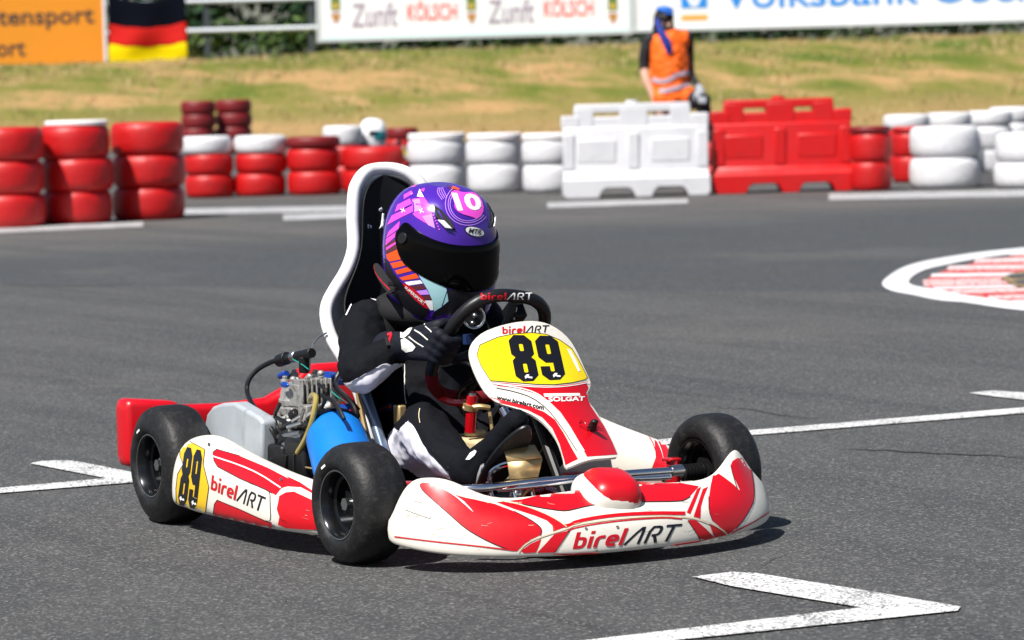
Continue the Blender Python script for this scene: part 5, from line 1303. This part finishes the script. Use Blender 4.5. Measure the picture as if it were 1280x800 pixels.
# shoes
def shoe(an, heel, ball, toe, nm):
    b = MB().m('suit_black'); ax = (toe-heel).normalized()
    limb(b, [an+(an-heel)*.12, an, heel+(an-heel)*.3], [.041, .041, .036]); limb(b, [heel, heel.lerp(ball, .5), ball, toe], [.033, .034, .036, .026]); limb(b, [an, ball], [.036, .030])
    return fuse(b, .005, 4)
sh_heel = Y(601, 594, -.176); sh_ball = Y(627, 553, -.172); sh_toe = Y(646, 526, -.168)
S = Surf(shoe(ankR, sh_heel, sh_ball, sh_toe, ''))
S.poly(Q5([(490, 378), (512, 345), (535, 330), (546, 336), (536, 356), (510, 378)]), 'ink_white', off=.0015, step=2.5)
S.poly(Q5([(540, 495), (548, 450), (565, 405), (580, 395), (586, 420), (570, 470), (556, 505)]), 'ink_white', off=.0015, step=2.5)
S.line(Q5([(574, 415), (566, 440), (570, 455), (556, 480)]), .9, 'suit_black', off=.003)
so_ = S.b.build('shoe', drv, ang=180, fix=False)
def sole(heel, ball, toe, dirn):
    b = MB().m('rubber_black'); ax = (toe-heel).normalized(); n = Vector((dirn[0], 0, dirn[1])); n = (n-ax*n.dot(ax)).normalized(); w = ax.cross(n); L = (toe-heel).length
    out = []
    for k in range(28):
        a = 2*math.pi*k/28; c = math.cos(a); s_ = math.sin(a); t = .5+.5*c; hw = .031+.010*t*(1-t)*2+.006*t
        out.append(heel+ax*(t*(L+.062)-.034)+w*(s_*hw)+n*.029)
    b.prism(out, n*.010); return b
sole(sh_heel, sh_ball, sh_toe, (1, -.15)).build('sole', so_, bevel=.003)
m_ = [v+Vector((ankL.x-ankR.x, ankL.y-ankR.y, -.02)) for v in (ankR, sh_heel, sh_ball, sh_toe)]
s2 = shoe(*m_, '').build('shoe', drv, ang=180); sole(m_[1], m_[2], m_[3], (1, -.15)).build('sole', s2, bevel=.003)

# helmet
hc_ = Y(550, 311, 0.0); HM = (Matrix.Rotation(R(9), 3, 'Z') @ Matrix.Rotation(R(9), 3, 'Y'))
hz = [(.150, .0, -.0, .0), (.1485, .034, -.036, .034), (.142, .062, -.068, .060), (.128, .088, -.098, .083), (.105, .108, -.120, .102), (.075, .121, -.133, .114), (.04, .128, -.138, .121), (.0, .133, -.136, .124), (-.035, .138, -.130, .123), (-.07, .142, -.120, .119), (-.10, .143, -.110, .112), (-.125, .138, -.103, .104), (-.142, .130, -.098, .097), (-.150, .122, -.092, .090)]
def hget(z):
    for a, c in zip(hz, hz[1:]):
        if a[0] >= z >= c[0]:
            t = (a[0]-z)/(a[0]-c[0]); return [a[i]+(c[i]-a[i])*t for i in (1, 2, 3)]
    return hz[-1][1:]
def hpt(ph, z, k=1.0, off=0):
    xf, xb, w_ = hget(z); c, s_ = math.cos(ph), math.sin(ph); e = 2/2.25
    x = (xf if c > 0 else -xb)*math.copysign(abs(c)**e, c); y = w_*math.copysign(abs(s_)**e, s_)
    v = Vector((x, y, 0)); v = v*k+(v.normalized()*off if v.length > 1e-6 else v); return hc_+HM @ Vector((v.x, v.y, z))
NH = 48
helm = holder('helmet', drv)
b = MB().m('helmet_purple'); b.loft([[hpt(2*math.pi*k/NH, z) for k in range(NH)] for z, *_ in hz[1:]], cu=True)
b.add([hpt(2*math.pi*k/NH, hz[1][0]) for k in range(NH)], [tuple(range(NH))])
b.loft([[hpt(2*math.pi*k/NH, -.150, kk) for k in range(NH)] for kk in (1, .9, .8)], cu=True); S = Surf(b.bake(sub=1, ang=180))
Zp = z1
pk = 'helmet_pink'
for P in ([(500, 214), (538, 194), (546, 208), (500, 236)], [(468, 264), (530, 233), (540, 258), (455, 300)], [(440, 318), (545, 266), (546, 298), (480, 330), (415, 366)], [(424, 398), (480, 346), (476, 382), (412, 430)], [(412, 434), (478, 388), (476, 408), (408, 468)], [(540, 236), (600, 226), (626, 262), (640, 312), (652, 378), (600, 350), (560, 325), (545, 310)], [(532, 168), (556, 160), (566, 166), (548, 178)], [(580, 190), (604, 180), (600, 200)]): S.poly(Zp(P), pk, step=3)
S.poly(Zp([(592, 322), (640, 312), (656, 382), (622, 366)]), 'helmet_lilac', off=.0013, step=3); S.poly(Zp([(545, 240), (580, 236), (590, 290), (550, 300)]), 'helmet_lilac', off=.0013, step=3)
S.poly(Zp([(566, 224), (578, 186), (600, 226)]), 'helmet_white', off=.0013, step=3); S.line(Zp([(546, 250), (552, 280), (548, 305)]), 1.5, 'helmet_purple', off=.0016); S.line(Zp([(560, 262), (630, 268)]), 2, pk, off=.0017); S.line(Zp([(470, 300), (540, 262)]), 1.4, 'helmet_purple', off=.0016)
for cx, cy in ((497, 292), (588, 296)): S.line(Zp([(cx-12, cy-6), (cx+12, cy+6)]), 1, 'ink_white', off=.0018, rnd=0); S.line(Zp([(cx-5, cy+12), (cx+5, cy-12)]), 1, 'ink_white', off=.0021, rnd=0)
for k in range(7): x = 640+k*6; y = 302+k*14; S.poly(Zp([(x-3, y-4), (x+4, y-3), (x+4, y+4), (x-2, y+4)]), pk, off=.0018, step=3)
og = 'helmet_orange'
for P in ([(412, 512), (470, 486), (492, 498), (504, 532), (430, 548), (416, 535)], [(432, 556), (508, 540), (526, 562), (448, 582)], [(456, 592), (532, 572), (548, 592), (468, 612)], [(478, 628), (560, 606), (576, 630), (494, 642)], [(470, 420), (490, 425), (494, 490), (475, 480)]): S.poly(Zp(P), og, step=3)
S.poly(Zp([(405, 470), (470, 425), (474, 484), (412, 510)]), 'helmet_brown', step=3); S.poly(Zp([(412, 478), (462, 448), (466, 456), (414, 492)]), pk, off=.0013, step=3)
for k, (P, mt) in enumerate((([(504, 650), (582, 640), (596, 656), (520, 668)], 'helmet_white'), ([(522, 672), (598, 662), (612, 682), (545, 692)], 'helmet_brown'), ([(548, 696), (614, 688), (628, 712), (572, 714)], 'helmet_lilac'), ([(576, 720), (632, 716), (640, 738), (600, 738)], 'helmet_brown'), ([(600, 742), (642, 742), (648, 790), (632, 790)], 'helmet_white'))): S.poly(Zp(P), mt, step=3)
S.poly(Zp([(494, 656), (520, 662), (560, 690), (600, 730), (626, 785), (606, 778), (560, 742), (515, 695)]), 'ink_red', off=.0014, step=3)
S.glyphs(font_text('SUPERSPORT', .02), Zp([(512, 668), (610, 752), (602, 766), (506, 678)]), 'ink_white', off=.002)
S.poly(Zp([(560, 592), (600, 610), (680, 655), (712, 684), (722, 745), (690, 772), (652, 796), (642, 740), (620, 690)]), 'helmet_cyan', off=.0012, step=3); S.line(Zp([(716, 690), (700, 740), (690, 770)]), .8, 'ink_black', off=.0016)
S.poly(Zp([(717, 688), (770, 690), (830, 702), (905, 702), (905, 810), (700, 810), (640, 835), (650, 800), (692, 774), (724, 746)]), 'ink_black', off=.0012, step=3)
S.poly(Zp([(402, 530), (418, 540), (450, 604), (494, 658), (515, 696), (560, 743), (606, 779), (630, 790), (600, 840), (500, 780), (420, 680)]), 'ink_black', off=.0012, step=3)
# number on the brow
for r_ in (1.0, 1.14, .9): S.line(Zp([(818+98*r_*math.cos(t), 262+92*r_*math.sin(t)) for t in [2*math.pi*k/30 for k in range(30)]][3:20]), .8, 'helmet_lilac', off=.0013, rnd=0)
S.poly(Zp([(728, 205), (760, 190), (790, 205), (850, 200), (885, 235), (900, 290), (880, 322), (862, 335), (840, 325), (780, 308), (750, 280), (752, 250)]), pk, off=.0014, step=3, rnd=1)
S.glyphs(font_text('10', .04), Zp([(735, 206), (872, 214), (892, 292), (768, 296)]), 'helmet_white', off=.0022)
S.poly(Zp([(712, 166), (765, 178), (790, 206), (735, 196)]), 'helmet_brown', step=3); S.poly(Zp([(745, 172), (780, 186), (772, 192), (735, 182)]), og, off=.0014, step=3)
for q in range(4): S.line(Zp([(690+q*8, 240-q*4), (665+q*9, 205-q*7), (672+q*8, 180)]), .7, 'helmet_lilac', off=.0015)
ov = lambda k: [(852+k*47*math.cos(t)+4*math.sin(t), 398+k*23*math.sin(t)+k*8*math.cos(t)) for t in [2*math.pi*i/24 for i in range(24)]]
S.poly(Zp(ov(1.08)), 'ink_black', off=.0013, step=3); S.poly(Zp(ov(.97)), 'ink_white', off=.0018, step=3)
S.glyphs(font_text('MTR', .03, .15), Zp([(824, 380), (888, 390), (882, 416), (818, 404)]), 'ink_black', off=.0026)
shell = S.b.build('shell', helm, ang=180, fix=False)
# visor, symmetrical about the face
zt = lambda a: .032+.052*min(1, (abs(a)/1.6))**2.2; zbt = lambda a: -.074+.064*min(1, abs(a)/1.6)**1.7
b = MB().m('visor'); rows = []
for k in range(49):
    a = R(-92+184*k/48); e = min(1, (92-abs(math.degrees(a)))/14); e = math.sqrt(max(0, 1-(1-e)**2)); mid = (zt(a)+zbt(a))/2; hh = (zt(a)-zbt(a))/2*(.15+.85*e)
    rows.append([hpt(a, mid+hh*(1-2*j/12), 1, .0055-.003*(abs(1-2*j/12)**6)) for j in range(13)])
b.loft(rows); vis = b.build('visor', helm, ang=180, solid=.0025, sub=1)
for s in (-1, 1): p = hpt(s*R(82), .035, 1, .007); n = (p-hc_).normalized(); MB().m('engine_black').cyl(p-n*.002, p+n*.002, .013, n=20).build('visor_pivot', helm, bevel=.001)
# brow vents
for s in (-1, 1):
    b = MB().m('engine_black'); V = [hpt(s*R(x), z, 1, o_) for x, z, o_ in ((52, .118, .001), (40, .108, .006), (28, .088, .009), (22, .068, .004), (32, .070, .004), (46, .092, .005))]
    b.prism(V, (hc_-V[2]).normalized()*.008)
    b.m('helmet_white'); V = [hpt(s*R(x), z, 1, o_) for x, z, o_ in ((44, .088, .008), (36, .088, .010), (26, .070, .009), (34, .071, .008))]; b.prism(V, (hc_-V[2]).normalized()*.005)
    b.build('brow_vent', helm, bevel=.002)
b = MB().m('seat_black'); b.tube([hpt(2*math.pi*k/36, -.150, .95) for k in range(37)], .008, 8, 1); b.build('bottom_trim', helm)

# ---------------------------------------------------------------- the driver behind the tyres, in a second kart
dk = 35.0; k2 = bpy.data.objects.new('racing_kart', None); COL.objects.link(k2)
face = math.atan2(HR.y, HR.x)-R(14); org = BG(acol(465, dk), dk, 0); off2 = Matrix.Rotation(face, 3, 'Z') @ Vector((hc_.x, 0, 0))
k2.location = org-off2*.87; k2.rotation_euler = (0, 0, face); k2.scale = (.87,)*3; tag(k2, 'second kart far behind the red tyres, its driver in a white helmet', 'kart', 'racing karts on the track')
def copy_tree(o, parent, skip=()):
    c = o.copy(); COL.objects.link(c); c.parent = parent
    for ch in list(o.children):
        if ch.name.split('.')[0] not in skip: copy_tree(ch, c, skip)
    return c
for ch in list(kart.children):
    if ch.name.split('.')[0] in ('wheel', 'front_fairing', 'front_panel', 'chassis_frame', 'floor_tray', 'rear_axle', 'steering_column'): copy_tree(ch, k2)
lowseat = [r for r in seat_rows()[:9]]
b = MB().m('seat_white'); b.loft(lowseat); b.build('seat', k2, solid=.006)
swc = copy_tree(sw, k2)
d2 = bpy.data.objects.new('person', None); COL.objects.link(d2); d2.location = k2.location; d2.rotation_euler = k2.rotation_euler; d2.scale = k2.scale
tag(d2, 'driver in white helmet with teal visor, just above the red tyres', 'person', 'kart drivers')
for ch in list(drv.children):
    if ch.name.split('.')[0] in ('body', 'glove', 'shoe'): copy_tree(ch, d2)
h2 = holder('helmet', d2); mat('visor_teal', (.01, .20, .24), .08, coat=.5)
sc2 = 1.16
def hp2(ph, z, off=0):
    return hc_+(hpt(ph, z, 1, off)-hc_)*sc2
b = MB().m('helmet_white'); b.loft([[hp2(2*math.pi*k/NH, z) for k in range(NH)] for z, *_ in hz[1:]], cu=True); b.add([hp2(2*math.pi*k/NH, hz[1][0]) for k in range(NH)], [tuple(range(NH))]); b.build('shell', h2, ang=180)
b = MB().m('visor_teal'); b.loft([[hp2(R(-80+160*k/24), .035-.09*j/6, .006) for j in range(7)] for k in range(25)]); b.build('visor', h2, ang=180, solid=.003)
b = MB().m('engine_black'); b.loft([[hp2(R(-97+30*k/8), .03-.055*j/4*(1-k/16), .010) for j in range(5)] for k in range(9)]); b.build('visor_hinge', h2, solid=.003)

# ---------------------------------------------------------------- the marshal
mat('vest_orange', (.95, .135, .002), .65, bump=(14, .6, .03)); mat('vest_band', (.46, .36, .42), .4); mat('cloth_black', (.010, .010, .013), .8, bump=(20, .5, .02)); mat('scarf_blue', (.006, .025, .24), .7, bump=(30, .5, .01)); mat('cap_blue', (.01, .12, .5), .7); mat('hair_dark', (.014, .010, .008), .6, bump=(90, .6, .004)); mat('glove_grey', (.28, .30, .33), .6)
dm = 32.6; s_ = dm/4330
mar = empty('person', 'marshal in orange vest, blue cap and scarf, standing behind the white barrier', 'person', BG(acol(836, dm), dm, 0), BGROT)
def mp(px, py, y=0): return Vector(((px-836)*s_, y, 1.003+(hor(836)-py)*s_))
b = MB().m('cloth_black')
limb(b, [mp(838, 128), mp(838, 105), mp(836, 75), mp(835, 52), mp(834, 44)], [.135, .13, .145, .14, .09], 18)
limb(b, [mp(814, 50), mp(858, 48)], [.075, .075])
limb(b, [mp(833, 46), mp(831, 38, -.02)], [.055, .05])
limb(b, [mp(812, 51), mp(807, 68, .01), mp(805, 86, .02)], [.072, .06, .05])
limb(b, [mp(860, 50, .03), mp(861, 72, .08), mp(862, 92, .06)], [.068, .055, .045]); limb(b, [mp(862, 92, .06), mp(872, 112, -.14)], [.042, .034])
limb(b, [mp(830, 128), Vector((-.10, .02, .46)), Vector((-.11, .03, .09))], [.10, .075, .055]); limb(b, [Vector((-.11, .03, .07)), Vector((-.12, -.14, .05))], [.055, .045])
limb(b, [mp(846, 126), mp(876, 127, -.20)], [.10, .078]); limb(b, [mp(876, 127, -.20), Vector((.33, -.10, .50))], [.075, .05]); limb(b, [Vector((.33, -.10, .475)), Vector((.35, -.25, .47))], [.052, .04])
B_ = fuse(b, .014, 4, .014, .08)
B_.build('body', mar, ang=180)
# bare forearm, hand and head belong to the body surface of their own colour
b = MB().m('skin'); limb(b, [mp(805, 84, .02), mp(808, 100, -.02), mp(817, 124, -.07)], [.046, .042, .030]); limb(b, [mp(817, 124, -.07), mp(820, 133, -.085)], [.034, .036])
for k in range(4): limb(b, [mp(818+k*2.1, 134, -.09), mp(819.5+k*2.1, 140, -.10), mp(820+k*2, 145, -.095)], [.011, .010, .008], 8, 2)
limb(b, [mp(824, 130, -.09), mp(828, 136, -.11), mp(828, 140, -.115)], [.012, .011, .009], 8, 2); fuse(b, .007, 3).build('forearm', mar, ang=180)
b = MB().m('skin'); hc3 = mp(831, 27, -.03); HR3 = Matrix.Rotation(R(28), 3, 'Z') @ Matrix.Rotation(R(16), 3, 'X')
P3 = lambda x, y, z: hc3+HR3 @ Vector((x, y, z))
b.ell(hc3, (.074, .092, .112), HR3); b.ell(P3(0, -.03, -.06), (.055, .065, .06), HR3); b.ell(P3(0, -.098, -.018), (.014, .022, .03), HR3); b.ell(P3(0, -.085, -.055), (.026, .012, .008), HR3)
for s in (-1, 1): b.ell(P3(s*.076, .005, -.012), (.010, .022, .032), HR3)
fuse(b, .007, 2).build('head', mar, ang=180)
b = MB().m('ink_black')
for s in (-1, 1): b.ell(P3(s*.032, -.085, .008), (.026, .014, .018), HR3)
b.cyl(P3(-.06, -.078, .010), P3(.06, -.078, .010), .005); b.build('sunglasses', mar)
b = MB().m('hair_dark'); b.ell(P3(0, .025, .012), (.088, .092, .118), HR3); b.ell(P3(-.062, -.01, -.06), (.04, .065, .10), HR3); b.ell(P3(.062, -.005, -.07), (.038, .06, .11), HR3); b.ell(P3(0, .05, -.09), (.08, .06, .10), HR3); b.ell(P3(0.005, -.066, -.060), (.062, .05, .062), HR3); b.ell(P3(0, -.045, .05), (.075, .06, .045), HR3); b.ell(P3(0, .0, -.10), (.07, .07, .06), HR3); fuse(b, .009, 3, .008, .03).build('hair', mar, ang=180)
b = MB().m('cap_blue'); b.lathe(P3(0, .005, .075), HR3 @ Vector((0, .1, 1)), [(.030, .084), (.036, .086), (.044, .078), (.056, .058), (.064, .03), (.066, .002)], 28)
b.prism([P3(x, y, .098) for x, y in ((-.06, -.04), (-.05, -.10), (-.02, -.125), (.02, -.125), (.05, -.10), (.06, -.04))], HR3 @ Vector((0, 0, .006))); b.build('cap', mar, bevel=.003)
b = MB().m('scarf_blue'); b.tube([mp(822, 24, -.10), mp(824, 34, -.14), mp(829, 46, -.17), mp(834, 57, -.175), mp(837, 68, -.17)], .03, 12, 5, radii=[.022, .030, .036, .040, .030]); b.tube([mp(831+9*math.cos(a), 40+2.5*math.sin(a), .02-.10*math.sin(a)) for a in [2*math.pi*k/16 for k in range(17)]], .028, 10, 1); fuse(b, .008, 3, .012, .03).build('scarf', mar, ang=180)
b = MB().m('vest_orange'); limb(b, [mp(838, 121), mp(838, 103), mp(837, 75), mp(836, 56)], [.19, .18, .186, .17], 20); limb(b, [mp(822, 51), mp(855, 49)], [.088, .088]); limb(b, [mp(830, 122, -.06), mp(852, 122, -.06)], [.125, .125])
V = fuse(b, .013, 4, .03, .07)
bv = MB(); bv.mn = ['vest_orange']; Mw = Matrix.Translation(mar.location) @ Matrix.Rotation(BGROT, 4, 'Z')
V.v = [Mw @ p for p in V.v]; S = Surf(V); zv = lambda P: [(780+x/5.333, y/5.333) for x, y in P]
S.line(zv([(195, 528), (250, 545), (300, 532), (350, 496), (460, 480)]), 5.4, 'vest_band', off=.010, zmax=.4); S.line(zv([(240, 608), (300, 600), (360, 580), (462, 560)]), 5.4, 'vest_band', off=.010, zmax=.4)
Mi = Mw.inverted(); S.b.v = [Mi @ p for p in S.b.v]; S.b.build('safety_vest', mar, ang=180, fix=False)
b = MB().m('glove_grey'); limb(b, [mp(872, 111, -.15), mp(874, 118, -.20)], [.038, .042])
for k in range(4): limb(b, [mp(870+k*2.6, 119, -.215), mp(870.5+k*2.7, 124, -.265), mp(871+k*2.6, 130, -.28)], [.0125, .0115, .010], 8, 2)
limb(b, [mp(868, 116, -.19), mp(866, 121, -.225), mp(866, 126, -.235)], [.013, .012, .010], 8, 2); fuse(b, .007, 3).build('glove', mar, ang=180)
fx = Mw @ Vector((.34, -.16, 0))
for k in range(2): tyre('tyre_red', .56, .21, (fx.x, fx.y, k*.21), ['lower', 'upper'][k]+' red tyre the marshal rests one foot on, behind the barriers', 'painted tyres stacked along the track', .4)
# ================================================================== LIGHT, SKY, CAMERA
SUN_EL = R(55); sun_h = (HR*-0.62 + HF*-0.785).normalized()      # towards the sun, in plan
to_sun = Vector((sun_h.x*math.cos(SUN_EL), sun_h.y*math.cos(SUN_EL), math.sin(SUN_EL)))
l = bpy.data.lights.new('sun', 'SUN'); l.energy = 5.0; l.angle = R(.53); l.color = (1, .96, .90)
so = bpy.data.objects.new('sun', l); COL.objects.link(so); so.rotation_euler = (-to_sun).to_track_quat('-Z', 'Y').to_euler()
w = bpy.data.worlds.new('World'); SC.world = w; w.use_nodes = True; nt = w.node_tree
sk = nt.nodes.new('ShaderNodeTexSky'); sk.sky_type = 'NISHITA'; sk.sun_disc = False; sk.sun_elevation = SUN_EL
sk.sun_rotation = math.atan2(to_sun.x, to_sun.y); sk.air_density = 1.0; sk.dust_density = 1.2
bg = nt.nodes['Background']; bg.inputs['Strength'].default_value = .055; nt.links.new(sk.outputs[0], bg.inputs[0])
cd = bpy.data.cameras.new('camera'); co = bpy.data.objects.new('camera', cd); COL.objects.link(co)
cd.sensor_width = 36; cd.lens = FPX/1280*36; cd.clip_end = 2000; cd.clip_start = .1
Mx = Matrix((RT, UP, -FW)).transposed().to_4x4(); Mx.translation = CAM; co.matrix_world = Mx
cd.dof.use_dof = True; cd.dof.focus_distance = 7.55; cd.dof.aperture_fstop = 7.6
SC.camera = co
SC.view_settings.view_transform = 'Standard'; SC.view_settings.look = 'None'; SC.view_settings.exposure = 0.58; SC.view_settings.gamma = 1
SC.cycles.use_denoising = True; SC.cycles.max_bounces = 6; SC.cycles.sample_clamp_indirect = 4
